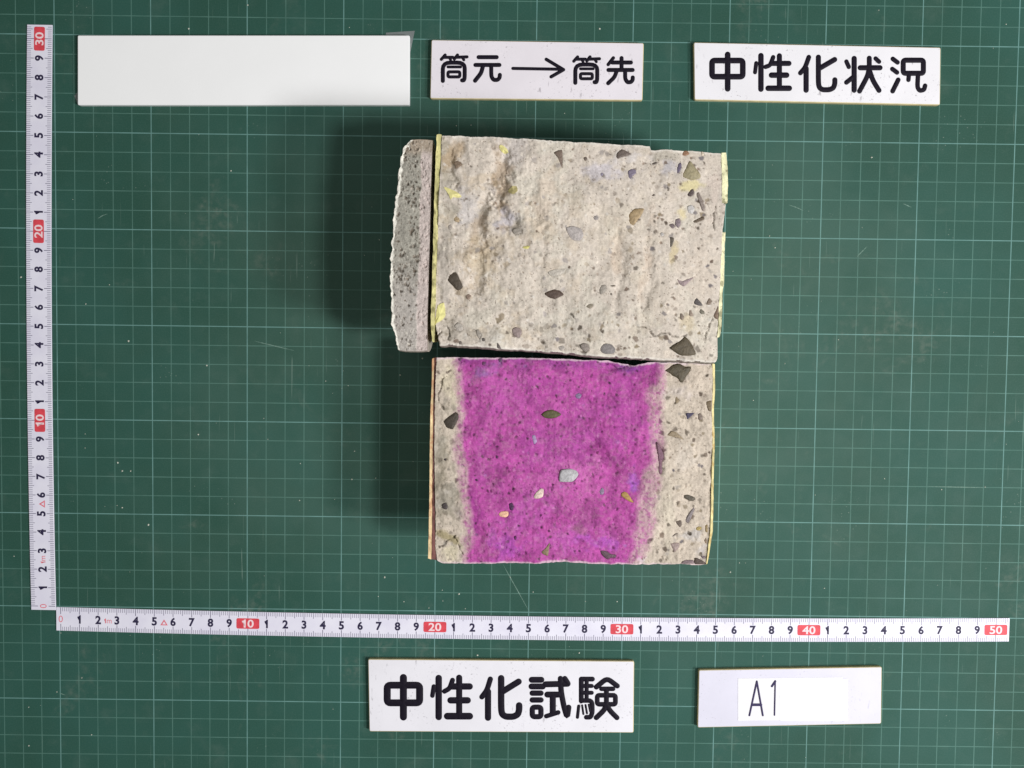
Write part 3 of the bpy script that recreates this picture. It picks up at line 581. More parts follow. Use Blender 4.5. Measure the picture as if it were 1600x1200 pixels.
# ------------------------------------------------------------------ materials
def mat_mat():
    t = NT('mat_green', 0.6, 0.18)
    sp = t.n.new('ShaderNodeSeparateXYZ'); t.l.new(t.co, sp.inputs[0])
    x = t.math('MULTIPLY', sp.outputs[0], 100.0); y = t.math('MULTIPLY', sp.outputs[1], 100.0)
    def line(v, step, width, soft):
        d = t.math('MULTIPLY', t.math('PINGPONG', t.math('DIVIDE', v, step), 0.5), step)
        return t.ramp(d, width * 0.5 + soft, width * 0.5 - soft)
    thin = t.math('MAXIMUM', line(x, 1.0, 0.042, 0.012), line(y, 1.0, 0.042, 0.012))
    bold = t.math('MAXIMUM', line(x, 5.0, 0.046, 0.014), line(y, 5.0, 0.046, 0.014))
    n1 = t.noise(9, 4, 0.6); n2 = t.noise(45, 5, 0.65); n3 = t.noise(1500, 2, 0.5)
    base = t.mix(t.ramp(n1, 0.3, 0.7), alb((41, 79, 66)), alb((46, 89, 79)))
    base = t.mix(t.ramp(n2, 0.52, 0.8, 0, 0.22), base, alb((104, 122, 112)))
    base = t.mix(t.ramp(n3, 0.35, 0.75, 0.0, 0.16), base, alb((84, 112, 102)))
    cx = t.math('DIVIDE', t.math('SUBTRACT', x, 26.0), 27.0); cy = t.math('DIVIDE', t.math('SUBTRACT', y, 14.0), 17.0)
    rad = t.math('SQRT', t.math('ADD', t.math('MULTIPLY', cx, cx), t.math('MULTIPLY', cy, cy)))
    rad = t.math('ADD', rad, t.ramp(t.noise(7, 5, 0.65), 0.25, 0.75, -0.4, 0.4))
    base = t.mix(t.ramp(rad, 0.25, 1.05, 0.26, 0.0), base, alb((94, 118, 106)))   # concrete dust mid-mat; its fade also paints in light falling off toward the corners
    wear = t.ramp(t.noise(60, 4, 0.6), 0.3, 0.7, 0.55, 1.0)
    base = t.mix(t.math('MULTIPLY', t.math('MULTIPLY', thin, wear), 0.37), base, alb((128, 172, 160)))
    base = t.mix(t.math('MULTIPLY', t.math('MULTIPLY', bold, wear), 0.43), base, alb((142, 190, 188)))
    # cutting scratches in several directions
    sc = None
    for k, (rot, f) in enumerate(((0.5, 1), (-0.9, 1.3), (1.3, .8), (2.3, 1.1))):
        v = t.map((900 * f, 22 * f, 1), rot, (k * 3.1, k * 1.7, 0))
        s = t.math('MULTIPLY', t.ramp(t.noise(1.0, 2, 0.5, v), 0.715, 0.76), t.ramp(t.noise(14, 2, .5, t.map((1, 1, 1), 0, (k * .3, .2, 0))), 0.52, 0.7))
        sc = s if sc is None else t.math('MAXIMUM', sc, s)
    base = t.mix(t.math('MULTIPLY', sc, 0.5), base, alb((150, 172, 160)))
    # chalky dust
    d, c = t.vor(420)
    dust = t.math('MULTIPLY', t.ramp(d, 0.16, 0.06), t.ramp(t.noise(25, 3, 0.6), 0.56, 0.7))
    base = t.mix(t.math('MULTIPLY', dust, 0.4), base, alb((160, 172, 160)))
    smear = t.math('MULTIPLY', t.ramp(t.noise(16, 5, 0.7, None, 0.6), 0.56, 0.76), t.ramp(t.noise(260, 3, 0.6), 0.35, 0.7))
    base = t.mix(t.math('MULTIPLY', smear, 0.32), base, alb((146, 148, 136)))
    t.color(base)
    t.put(t.b.inputs['Roughness'], t.ramp(n2, 0.3, 0.7, 0.58, 0.68))
    t.bump(n3, 0.12, 0.0002)
    return t.m
def concrete_mat(name, gain=0.11):
    t = NT(name, 0.92, 0.2)
    a = t.n.new('ShaderNodeVertexColor'); a.layer_name = 'tint'
    n = t.noise(1400, 4, 0.7)
    n2 = t.noise(420, 3, 0.6)
    v = t.math('ADD', t.ramp(n, 0.25, 0.75, 1 - gain, 1 + gain), t.ramp(n2, 0.3, 0.7, -gain * 0.5, gain * 0.5))
    h = t.n.new('ShaderNodeVectorMath'); h.operation = 'SCALE'
    t.l.new(a.outputs['Color'], h.inputs[0]); t.put(h.inputs['Scale'], v)
    t.color(h.outputs[0])
    t.bump(n, 0.35, 0.0003)
    return t.m
def stone_mat(rgb):
    key = 'stone_%d_%d_%d' % rgb
    if key in bpy.data.materials: return bpy.data.materials[key]
    t = NT(key, 0.55, 0.35)
    c = alb(rgb)
    f = t.ramp(t.noise(700, 4, 0.7), 0.3, 0.72)
    g = t.mix(f, tuple(v * 0.78 for v in c), tuple(v * 1.3 + 0.01 for v in c))
    t.color(t.mix(t.ramp(t.noise(2600, 2, 0.6), 0.62, 0.74, 0, 0.45), g, tuple(min(0.7, v * 1.9 + 0.03) for v in c)))
    t.bump(t.noise(900, 4, 0.7), 0.5, 0.0005)
    return t.m
M_conc = concrete_mat('concrete')
M_mort = concrete_mat('mortar', 0.22)
M_paint = concrete_mat('paint_film', 0.12)
def flake_mat(rgb): return plain('flake_%d_%d_%d' % rgb, rgb, 0.6, 0.3, 0.15, 500)
M_ink = plain('plate_ink', (22, 16, 30), 0.6, 0.15, 0.25, 900)
def plate_mat(name, rgb, dirt):
    t = NT(name, 0.34, 0.45)
    c = alb(rgb)
    n = t.noise(40, 4, 0.6)
    b = t.mix(t.ramp(n, 0.3, 0.7), tuple(v * 0.97 for v in c), tuple(min(0.93, v * 1.03) for v in c))
    s1 = t.math('MULTIPLY', t.ramp(t.noise(1.0, 3, 0.5, t.map((420, 130, 1), 0.9)), 0.62, 0.72), t.ramp(t.noise(35, 2, 0.5), 0.5, 0.64))
    s2 = t.math('MULTIPLY', t.ramp(t.noise(900, 2, 0.5), 0.62, 0.72), t.ramp(t.noise(50, 2, 0.5), 0.5, 0.64))
    b = t.mix(t.math('MULTIPLY', t.math('MAXIMUM', s1, s2), dirt), b, alb((120, 112, 118)))
    t.color(b)
    t.bump(t.noise(60, 2, .5), 0.06, 0.001)
    return t.m
M_edge = plain('plate_edge', (222, 206, 160), 0.5, 0.4, 0.1, 200)
# ------------------------------------------------------------------ the cutting mat
me = prism('cutting_mat', rounded([(-18, -21), (78, -21), (78, 45), (-18, 45)], 0.6), -0.3, 0.0, 0.04)
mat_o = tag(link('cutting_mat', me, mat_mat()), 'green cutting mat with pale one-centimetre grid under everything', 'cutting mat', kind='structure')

# ------------------------------------------------------------------ cores
def yline(o):
    xs = np.linspace(0, 1, 40)
    T, Bt = resample(o['top'], 40), resample(o['bot'], 40)
    mid = (T + Bt) / 2
    k = np.polyfit(mid[:, 0], mid[:, 1], 1)
    return lambda x: k[0] * x + k[1]
def rough_edges(P, amp, seed):
    n, m, _ = P.shape
    for j, sgn in ((0, 1), (m - 1, -1)):
        x = P[:, j, 0]
        P[:, j, 1] -= sgn * np.abs(fbm(x, 0 * x + j, 1.6, seed + j, 4, 0.6)) * amp
    for i, sgn in ((0, 1), (n - 1, -1)):
        y = P[i, :, 1]
        P[i, :, 0] += sgn * np.abs(fbm(y, 0 * y + i, 1.6, seed + i + 3, 4, 0.6)) * amp

def add_stones(root, org, P, Z, stones, zs, seed):
    rs = np.random.RandomState(seed)
    for k, ((poly, rgb, rise), h) in enumerate(zip(stones, zs)):
        p = smooth_poly(poly, 3, 0.012, rs); n = len(p); c = p.mean(0)
        size = math.sqrt(abs(np.sum(p[:, 0] * np.roll(p[:, 1], -1) - p[:, 1] * np.roll(p[:, 0], -1))) / 2)
        up = 0.010 + 0.03 * size * (1 if rise else 0.4)
        ox, oy, oz = c[0], c[1], h
        v = []
        for sc, dz in ((1.0, -0.08), (1.0, 0.0), (0.86, up), (0.45, up * 1.15)):
            for q in p:
                w_ = c + (q - c) * sc
                v.append((w_[0] - ox, w_[1] - oy, dz + (rs.rand() - 0.5) * 0.012 * (dz > 0)))
        v.append((0, 0, up * 1.1))
        f = []
        for r in range(3):
            for i in range(n): f.append((r * n + i, r * n + (i + 1) % n, (r + 1) * n + (i + 1) % n, (r + 1) * n + i))
        for i in range(n): f.append((3 * n + i, 3 * n + (i + 1) % n, 4 * n))
        me = mesh('aggregate_stone', v, f, True)
        bm = bmesh.new(); bm.from_mesh(me); bmesh.ops.recalc_face_normals(bm, faces=bm.faces); bm.to_mesh(me); bm.free()
        link('aggregate_stone', me, stone_mat(tuple(rgb)), root, (ox - org[0], oy - org[1], oz))

def film(name, o, z, rgb, root, org, ycl, dark=(90, 82, 50), n=10, m=120, amp=0.05):
    """a thin coat of paint on an end of the core: same round outline, a few millimetres thick"""
    P = patch(o, n, m)
    x, y = P[..., 0], P[..., 1]
    Z = z + 0.03 * fbm(x, y, 3.0, 77, 3)
    C = np.ones((n, m, 3)) * np.array(alb(rgb))
    C *= (1 + 0.5 * fbm(x * 3, y, 2.0, 31, 4, 0.6))[..., None]
    d = sstep(fbm(x, y, 3.5, 55, 4, .65), 0.12, 0.34)[..., None]
    C = C * (1 - 0.55 * d) + np.array(alb(dark)) * 0.55 * d
    rough_edges(P, amp, 9)
    # top sheet, the same sheet on the round underside of the core, and walls between them
    top = np.stack([P[..., 0], P[..., 1], Z], -1)
    yr = np.clip(np.abs(P[..., 1] - ycl(P[..., 0])), 0, RAD - 0.02)
    bot = np.stack([P[..., 0], P[..., 1], np.minimum(RAD - np.sqrt(RAD * RAD - yr * yr), Z - 0.2)], -1)
    V = np.concatenate([top, bot]).reshape(-1, 3) - np.array((org[0], org[1], 0))
    it = np.arange(n * m).reshape(n, m); ib = it + n * m
    F = []
    for i in range(n - 1):
        for j in range(m - 1):
            F.append((it[i, j], it[i, j + 1], it[i + 1, j + 1], it[i + 1, j])); F.append((ib[i, j], ib[i + 1, j], ib[i + 1, j + 1], ib[i, j + 1]))
    for j in range(m - 1):
        F.append((it[0, j], ib[0, j], ib[0, j + 1], it[0, j + 1])); F.append((it[-1, j], it[-1, j + 1], ib[-1, j + 1], ib[-1, j]))
    for i in range(n - 1):
        F.append((it[i, 0], it[i + 1, 0], ib[i + 1, 0], ib[i, 0])); F.append((it[i, -1], ib[i, -1], ib[i + 1, -1], it[i + 1, -1]))
    me = mesh(name, V.tolist(), [tuple(int(q) for q in f) for f in F])
    bm = bmesh.new(); bm.from_mesh(me); bmesh.ops.recalc_face_normals(bm, faces=bm.faces); bm.to_mesh(me); bm.free()
    cc = np.ones((2 * n * m, 4)); cc[:n * m, :3] = np.clip(C, 0, 1).reshape(-1, 3); cc[n * m:, :3] = alb(rgb)
    at = me.color_attributes.new('tint', 'FLOAT_COLOR', 'POINT'); at.data.foreach_set('color', cc.ravel())
    return link(name, me, M_paint, root)

# --- upper half, untreated
o = D['upper']
ycl = yline(o)
xm = 0.5 * (o['top'][0][0] + o['top'][-1][0]); ORG = (xm, ycl(xm))
root_u = tag(empty('concrete_core', (*ORG, 0)), 'bare beige half of a split concrete core with yellow paint on its ends', 'concrete core')
P = patch(o, 350, 260); rough_edges(P, 0.07, 3)
x, y = P[..., 0], P[..., 1]
u = (x - x.min()) / (x.max() - x.min())
amp = 1.7 - 1.15 * u
Z = 6.0 + amp * (0.20 * fbm(x, y, 0.45, 1, 3, .45) + 0.045 * fbm(x, y, 1.3, 2, 3, 0.5)) + amp * (0.042 * ridged(x, y, 1.2, 301, 3) + 0.015 * ridged(x, y, 4.5, 311, 3, .6)) + 0.013 * fbm(x, y, 7, 3, 3, 0.6) * amp + 0.011 * fbm(x, y, 18, 4, 2)
for pts, wd, dp in o['valleys']:
    d = seg_dist(x, y, pts) + 0.30 * fbm(x, y, 1.6, 8, 5, 0.6)
    Z -= 1.6 * dp * np.exp(-(np.maximum(d, 0) / (0.8 * wd)) ** 2)
C = np.ones(Z.shape + (3,)) * np.array(alb((208, 197, 184)))
k = fbm(x, y, 1.0, 21, 4, 0.6)[..., None]
C *= 1 + 0.16 * k
k = sstep(fbm(x, y, 0.8, 25, 4, 0.6), 0.05, 0.5)[..., None]
C = C * (1 - 0.45 * k) + np.array(alb((214, 208, 192))) * 0.45 * k
k = sstep(fbm(x, y, 1.3, 28, 4, 0.65), 0.1, 0.5)[..., None] * (1.1 - u)[..., None]
C = C * (1 - 0.5 * k) + np.array(alb((190, 172, 146))) * 0.5 * k
blob(C, x, y, o['blobs'], 100)
C *= (1 + 0.13 * fbm(x, y, 10, 33, 3, 0.8))[..., None]
rs = np.random.RandomState(12)
dots(C, Z, P, rs, 1700, 0.024, 0.047, [(112, 94, 80), (84, 70, 60), (134, 112, 96)], 0.7, 1.0)
dots(C, Z, P, rs, 150, 0.04, 0.10, [(150, 138, 126), (168, 160, 152), (140, 124, 108), (120, 106, 94)], 0.15, 0.7)
dots(C, Z, P, rs, 500, 0.03, 0.08, [(226, 216, 200), (222, 216, 208)], -0.1, 0.6)
dots(C, Z, P, rs, 66, 0.05, 0.13, [(100, 88, 78), (84, 74, 64), (122, 106, 94), (110, 104, 108), (140, 126, 104)], 0.1, 1.0, (0.62, 0.99, 0.03, 0.97), power=1.6)
dots(C, Z, P, rs, 46, 0.05, 0.16, [(100, 88, 78), (84, 74, 64), (122, 106, 94), (110, 104, 108), (140, 126, 104)], 0.1, 0.95, (0.02, 0.95, 0.86, 0.99), power=1.4)
dots(C, Z, P, rs, 60, 0.05, 0.14, [(150, 142, 136), (166, 158, 154), (150, 134, 112)], 0.1, 0.9, (0.02, 0.7, 0.03, 0.9), power=1.4)
for pts, wd in o['cracks']:
    d = seg_dist(x + 0.16 * fbm(x, y, 2.5, 42, 3), y + 0.16 * fbm(x, y, 2.5, 43, 3), pts) + 0.05 * fbm(x, y, 7, 41, 2)
    f = (1 - sstep(d, wd * 0.5, wd * 1.5))
    Z -= 0.10 * f
    C *= (1 - 0.48 * f)[..., None]
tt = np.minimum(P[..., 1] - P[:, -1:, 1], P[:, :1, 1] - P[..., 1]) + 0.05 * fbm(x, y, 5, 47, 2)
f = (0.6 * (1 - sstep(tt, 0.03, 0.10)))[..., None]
C = C * (1 - f) + np.array(alb((230, 224, 214))) * f  # pale fresh-cut rims, with the highlight of the light-catching edge painted in
zs = [seat(P, Z, smooth_poly(s[0], 3), 0.03) for s in o['stones']]
zf = [height_at(P, Z, *np.mean(s[0], 0)) for s in o['flakes']]
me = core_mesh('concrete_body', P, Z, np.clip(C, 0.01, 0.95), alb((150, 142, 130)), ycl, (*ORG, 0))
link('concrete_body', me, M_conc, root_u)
add_stones(root_u, ORG, P, Z, o['stones'], zs, 5)
rs = np.random.RandomState(8)
for (poly, rgb), h in zip(o['flakes'], zf):
    p = smooth_poly(poly, 2, 0.02, rs); c = p.mean(0)
    hz = [height_at(P, Z, *q) - h + 0.03 for q in p]
    n = len(p)
    v = [(q[0] - c[0], q[1] - c[1], z_ - 0.05) for q, z_ in zip(p, hz)] + [(q[0] - c[0], q[1] - c[1], z_) for q, z_ in zip(p, hz)] + [(0, 0, 0.06)]
    f = [(i, (i + 1) % n, n + (i + 1) % n, n + i) for i in range(n)] + [(n + i, n + (i + 1) % n, 2 * n) for i in range(n)]
    link('paint_flake', mesh('paint_flake', v, f), flake_mat(tuple(rgb)), root_u, (c[0] - ORG[0], c[1] - ORG[1], h))
film('paint_layer', D['upper_paint'], 6.02, (216, 208, 146), root_u, ORG, ycl)
film('paint_layer', D['upper_paint_r1'], 5.98, (232, 229, 186), root_u, ORG, ycl)
film('paint_layer', D['upper_paint_r2'], 5.98, (232, 228, 186), root_u, ORG, ycl)

# --- loose end slice of mortar
o = D['slice']
ycs = yline(o)
ycs_mid = 0.5 * (o['top'][2][1] + o['bot'][2][1])
xm = 0.5 * (o['top'][0][0] + o['top'][-1][0]); org = (xm, ycs_mid)
P = patch(o, 90, 300)
n, m, _ = P.shape
yy = P[0, :, 1]
P[0, :, 0] += 0.10 * fbm(yy, 0 * yy, 3.0, 61, 4, 0.6)
P[1:4, :, 0] += (0.10 * fbm(yy, 0 * yy, 3.0, 61, 4, 0.6))[None] * np.array([.9, .7, .4])[:, None]
x, y = P[..., 0], P[..., 1]
s = np.linspace(0, 1, n)[:, None] * np.ones((1, m))
wd = np.abs(P[-1, :, 0] - P[0, :, 0])[None]
Z = 5.9 + 0.05 * fbm(x, y, 1.2, 71, 3) + 0.02 * fbm(x, y, 8, 72, 3, 0.6)
C = np.ones((n, m, 3)) * np.array(alb((160, 156, 145)))
C *= (1 + 0.22 * fbm(x, y, 2.0, 73, 4, 0.6) + 0.3 * fbm(x, y, 12, 74, 2))[..., None]
ty = np.linspace(0, 1, m)[None, :] * np.ones((n, 1))
f = (1 - sstep(ty, 0.05, 0.10))[..., None]; C = C * (1 - .8 * f) + np.array(alb((164, 148, 130))) * .8 * f
f = (sstep(ty, 0.5, 0.8) * 0.6)[..., None]; C = C * (1 - f) + np.array(alb((192, 184, 178))) * f
rs = np.random.RandomState(3)
dots(C, Z, P, rs, 1500, 0.024, 0.06, [(104, 92, 80), (80, 70, 60), (120, 108, 96)], 0.8, 0.9, mask=0.25 + 0.6 * sstep(fbm(x, y, 1.0, 79, 4, .6), -0.2, 0.4))
dots(C, Z, P, rs, 260, 0.02, 0.05, [(204, 198, 186), (190, 180, 168)], 0, 0.8)
f = sstep((1 - s) * wd + 0.10 * fbm(x, y, 1.5, 76, 3), 0.52, 0.42)[..., None]
f = f * sstep(ty, 0.04, 0.08)[..., None]
C = C * (1 - .88 * f) + np.array(alb((196, 182, 176))) * .92 * f
Z -= 0.02 * f[..., 0]
f = (1 - sstep(s * wd + 0.08 * fbm(x, y, 5, 78, 3), 0.08, 0.15))[..., None]
C = C * (1 - f) + np.array(alb((240, 236, 224))) * f
me = core_mesh('mortar_slice', P, Z, np.clip(C, .01, .95), alb((170, 162, 150)), lambda q: ycs_mid, (*org, 0))
tag(link('mortar_slice', me, M_mort, None, (*org, 0)), 'loose grey mortar slice with ragged white rim beside the beige core half', 'mortar slice')

# --- lower half, dyed by the indicator
o = D['lower']
ycl = yline(o)
xm = 0.5 * (o['top'][0][0] + o['top'][-1][0]); ORG = (xm, ycl(xm))
root_l = tag(empty('concrete_core', (*ORG, 0)), 'half of a split concrete core dyed bright purple in the middle with undyed beige ends', 'concrete core')
P = patch(o, 350, 260); rough_edges(P, 0.06, 13)
x, y = P[..., 0], P[..., 1]
Z = 4.5 + 0.15 * fbm(x, y, 0.5, 51, 3, .45) + 0.075 * fbm(x, y, 1.4, 52, 3, 0.5) + 0.034 * ridged(x, y, 1.5, 321, 3) + 0.022 * ridged(x, y, 4.5, 331, 3, .6) + 0.018 * fbm(x, y, 7, 53, 3, 0.6) + 0.014 * fbm(x, y, 18, 54, 2)
for pts, wd, dp in o['valleys']:
    d = seg_dist(x, y, pts) + 0.2 * fbm(x, y, 1.6, 58, 3)
    Z -= dp * np.exp(-(np.maximum(d, 0) / wd) ** 2)
u_l = (x - x.min()) / (x.max() - x.min())
C = np.ones(Z.shape + (3,)) * np.array(alb((203, 190, 174)))
C *= (1 + 0.16 * fbm(x, y, 1.2, 81, 4, 0.6))[..., None]
blob(C, x, y, o['blobs'], 200)
C *= (1 + 0.13 * fbm(x, y, 10, 83, 3, 0.8))[..., None]
rs = np.random.RandomState(22)
dots(C, Z, P, rs, 1300, 0.024, 0.047, [(112, 94, 80), (84, 70, 60), (134, 112, 96)], 0.7, 1.0)
dots(C, Z, P, rs, 200, 0.04, 0.10, [(150, 138, 126), (168, 160, 152), (130, 116, 104)], 0.15, 0.7)
dots(C, Z, P, rs, 66, 0.05, 0.14, [(100, 88, 78), (84, 74, 64), (122, 106, 94), (110, 104, 108), (140, 126, 104)], 0.1, 1.0, (0.78, 0.985, 0.04, 0.98), power=1.6)
dots(C, Z, P, rs, 34, 0.05, 0.12, [(130, 120, 108), (112, 100, 90), (156, 148, 136)], 0.1, 0.9, (0.01, 0.11, 0.04, 0.98), power=1.6)
k_ = (sstep(fbm(x, y, 1.6, 85, 4, .6), 0.02, 0.4) * (u_l < 0.13))[..., None]
C = C * (1 - .6 * k_) + np.array(alb((150, 142, 126))) * .6 * k_
def cross(pts):
    p = np.array(pts); k = np.argsort(p[:, 1])
    return np.interp(y, p[k, 1], p[k, 0])
n1 = 0.24 * fbm(x, y, 1.6, 91, 4, 0.6); n2 = 0.5 * fbm(x, y, 7, 92, 3, 0.75)
core = np.minimum(sstep(x - cross(o['dye_l']) + n1, -0.22, 0.26), sstep(cross(o['dye_r']) + 0.14 - x + n1, -0.28, 0.45))
halo = np.minimum(sstep(x - cross(o['halo_l']) + n1, -0.1, 0.3), sstep(cross(o['halo_r']) - x + n1, -0.1, 0.4))
speck = sstep(n2, -0.05, 0.2)
dye = np.maximum(core * (0.97 - 0.10 * sstep(fbm(x, y, 6, 95, 3, .7), .1, .4)), halo * (0.36 + 0.38 * speck))
DC = np.ones_like(C) * np.array(alb((178, 74, 154)))
DC *= (1 + 0.30 * fbm(x, y, 1.4, 96, 4, 0.6))[..., None]
kk = sstep(fbm(x, y, 1.1, 97, 4, 0.6), 0.0, 0.5)[..., None]
DC = DC * (1 - .5 * kk) + np.array(alb((192, 88, 170))) * .5 * kk
kk = sstep(fbm(x, y, 1.5, 98, 4, 0.6), 0.05, 0.5)[..., None]
DC = DC * (1 - .5 * kk) + np.array(alb((160, 60, 140))) * .5 * kk
blob(DC, x, y, [(a, b, c, d, e, min(0.92, 1.6 * f)) for a, b, c, d, e, f in o['stain']], 300)
kk = sstep(fbm(x, y, 2.2, 401, 4, 0.65), 0.16, 0.5)[..., None]
DC = DC * (1 - .26 * kk) + np.array(alb((202, 110, 176))) * .26 * kk
kk = sstep(fbm(x, y, 2.0, 402, 4, 0.65), 0.18, 0.5)[..., None]
DC = DC * (1 - .6 * kk) + np.array(alb((140, 52, 124))) * .6 * kk
edge = P[:, :1, 1] - P[..., 1] + 0.5 * fbm(x, y, 1.5, 403, 3)
kk = (1 - sstep(edge, 0.1, 0.6))[..., None]
DC = DC * (1 - .5 * kk) + np.array(alb((136, 58, 140))) * .5 * kk
DC *= (1 + 0.18 * fbm(x, y, 10, 99, 3, 0.8))[..., None]
ZD = np.zeros_like(Z)
dots(DC, Z, P, rs, 1500, 0.026, 0.058, [(84, 24, 72), (110, 34, 94), (66, 18, 60)], 0.6, 1.0)
dots(DC, Z, P, rs, 200, 0.03, 0.09, [(150, 100, 160), (140, 60, 140), (206, 120, 186), (170, 110, 150)], 0.1, 0.7)
dots(DC, Z, P, rs, 500, 0.025, 0.06, [(214, 130, 196), (204, 110, 184)], 0, 0.7)
C = C * (1 - dye[..., None]) + DC * dye[..., None]
for pts, wd in o['cracks']:
    d = seg_dist(x + 0.16 * fbm(x, y, 2.5, 42, 3), y + 0.16 * fbm(x, y, 2.5, 43, 3), pts) + 0.05 * fbm(x, y, 7, 41, 2)
    f = (1 - sstep(d, wd * 0.5, wd * 1.5))
    Z -= 0.10 * f
    C *= (1 - 0.48 * f)[..., None]
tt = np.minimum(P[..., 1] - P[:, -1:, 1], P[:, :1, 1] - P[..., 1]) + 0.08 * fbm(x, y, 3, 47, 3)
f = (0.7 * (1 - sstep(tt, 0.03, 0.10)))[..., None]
C = C * (1 - f) + np.array(alb((226, 206, 210))) * f  # chipped long edges lightened; the edge highlight is put into the colour too
zs = [seat(P, Z, smooth_poly(s[0], 3), 0.03) for s in o['stones']]
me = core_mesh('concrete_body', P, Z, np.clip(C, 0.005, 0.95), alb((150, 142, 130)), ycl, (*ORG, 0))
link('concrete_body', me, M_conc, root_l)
add_stones(root_l, ORG, P, Z, o['stones'], zs, 6)
film('paint_layer', D['lower_paint'], 4.5, (232, 204, 158), root_l, ORG, ycl, (190, 120, 90), amp=.02)
film('primer_layer', D['lower_primer'], 4.44, (122, 84, 80), root_l, ORG, ycl, (70, 34, 34), amp=.01)
film('paint_layer', D['lower_paint_r'], 4.5, (232, 218, 160), root_l, ORG, ycl, (200, 160, 90), amp=.02)

# ------------------------------------------------------------------ plates
def stroke_verts(V, F, pts, width, closed, z, org):
    p = [Vector(q) for q in pts]
    r = width / 2
    if closed:   # rounded frame
        q = []
        n = len(p)
        rr = r * 0.9
        for i in range(n):
            a = (p[i - 1] - p[i]).normalized() * rr; b = (p[(i + 1) % n] - p[i]).normalized() * rr
            for k in range(5):
                t = k / 4
                q.append(p[i] + a * (1 - t) ** 2 + b * t * t)
        p = q
    elif len(p) > 2:
        q = [p[0]]
        for i in range(1, len(p) - 1):
            a = p[i] + (p[i - 1] - p[i]) * 0.35; b = p[i] + (p[i + 1] - p[i]) * 0.35
            for k in range(5):
                t = k / 4
                q.append(a * (1 - t) ** 2 + p[i] * 2 * t * (1 - t) + b * t * t)
        q.append(p[-1]); p = q
    n = len(p); b0 = len(V)
    prof = [(-1, 0.0), (-0.86, 0.012), (0, 0.016), (0.86, 0.012), (1, 0.0)]
    for i in range(n):
        if closed: t = (p[(i + 1) % n] - p[i - 1]).normalized()
        else: t = (p[min(i + 1, n - 1)] - p[max(i - 1, 0)]).normalized()
        nn = Vector((-t.y, t.x))
        for s_, h in prof:
            c = p[i] + nn * (s_ * r)
            V.append((c.x - org[0], c.y - org[1], z + h))
    k = len(prof)
    for i in range(n if closed else n - 1):
        a, b = b0 + i * k, b0 + ((i + 1) % n) * k
        for j in range(k - 1): F.append((a + j + 1, a + j, b + j, b + j + 1))
    if not closed:
        for end, sg in ((0, -1), (n - 1, 1)):
            t = ((p[1] - p[0]) if end == 0 else (p[-1] - p[-2])).normalized()
            nn = Vector((-t.y, t.x))
            c = p[end]; cidx = len(V); V.append((c.x - org[0], c.y - org[1], z + 0.016))
            rings = []
            for s_, h in ((0.86, 0.012), (1.0, 0.0)):
                ring = []
                for j in range(9):
                    a = math.pi * j / 8
                    d = c + nn * (math.cos(a) * r * s_) + t * (sg * math.sin(a) * r * s_)
                    ring.append(len(V)); V.append((d.x - org[0], d.y - org[1], z + h))
                rings.append(ring)
            for j in range(8):
                F.append((cidx, rings[0][j], rings[0][j + 1])); F.append((rings[0][j], rings[1][j], rings[1][j + 1], rings[0][j + 1]))
def plate(key, name, label, rgb, dirt, ink=M_ink, zchar=0.3, part='character'):
    d = D['plates'][key]
    cs = d['corners']
    ox, oy = np.mean(cs, 0)
    root = tag(empty(name, (ox, oy, 0)), label, 'sign plate')
    me = prism('board', [(a - ox, b - oy) for a, b in rounded(cs, 0.10 if key != 'p0' else 0.08)], 0.0, 0.3, 0.035)
    me.materials.append(plate_mat('plate_face_' + key, rgb, dirt)); me.materials.append(M_edge if key != 'p0' else me.materials[0])
    idx = [1] * len(me.polygons); idx[0] = 0
    me.polygons.foreach_set('material_index', idx)
    link('board', me, None, root)
    for ch in d['chars']:
        V, F = [], []
        pc = np.mean([q for s_ in ch for q in s_[0]], 0)
        for k, (pts, wd, cl) in enumerate(ch): stroke_verts(V, F, pts, wd * (1.0 if part == 'letter' else 1.10), cl, 0.001 + 0.0007 * k, pc)
        me = mesh(part, V, F, True)
        bm = bmesh.new(); bm.from_mesh(me)
        for f in bm.faces:
            if f.normal.z < 0: f.normal_flip()
        bm.to_mesh(me); bm.free()
        link(part, me, ink, root, (pc[0] - ox, pc[1] - oy, zchar))
    return root, (ox, oy)
plate('p0', 'sign_plate', 'long blank white plate at top left beside the upright tape', (258, 258, 258), 0.0)
plate('p1', 'sign_plate', 'white plate with four black characters and an arrow between them, above the beige core', (238, 232, 238), 0.5)
plate('p2', 'sign_plate', 'white plate with five black characters and no arrow, at top right', (240, 238, 242), 0.55)
plate('p3', 'sign_plate', 'white plate with five black characters below the long horizontal tape', (238, 236, 242), 0.5)
M_blue = plain('label_ink', (52, 42, 84), 0.6, 0.3, 0.15, 900)
r4, o4 = plate('p4', 'sign_plate', 'pale lavender plate reading A1 on a paper label, below the horizontal tape at right', (222, 220, 234), 0.25, M_blue, 0.318, 'letter')
link('paper_label', prism('paper_label', [(a - o4[0], b - o4[1]) for a, b in D['paper']], 0.301, 0.312), plain('paper_label', (238, 237, 240), 0.8, 0.2, 0.02, 80), r4)
link('cover_sticker', prism('cover_sticker', [(a - o4[0], b - o4[1]) for a, b in D['patch']], 0.3125, 0.322), plain('cover_sticker', (252, 252, 252), 0.7, 0.2, 0.01, 80), r4)
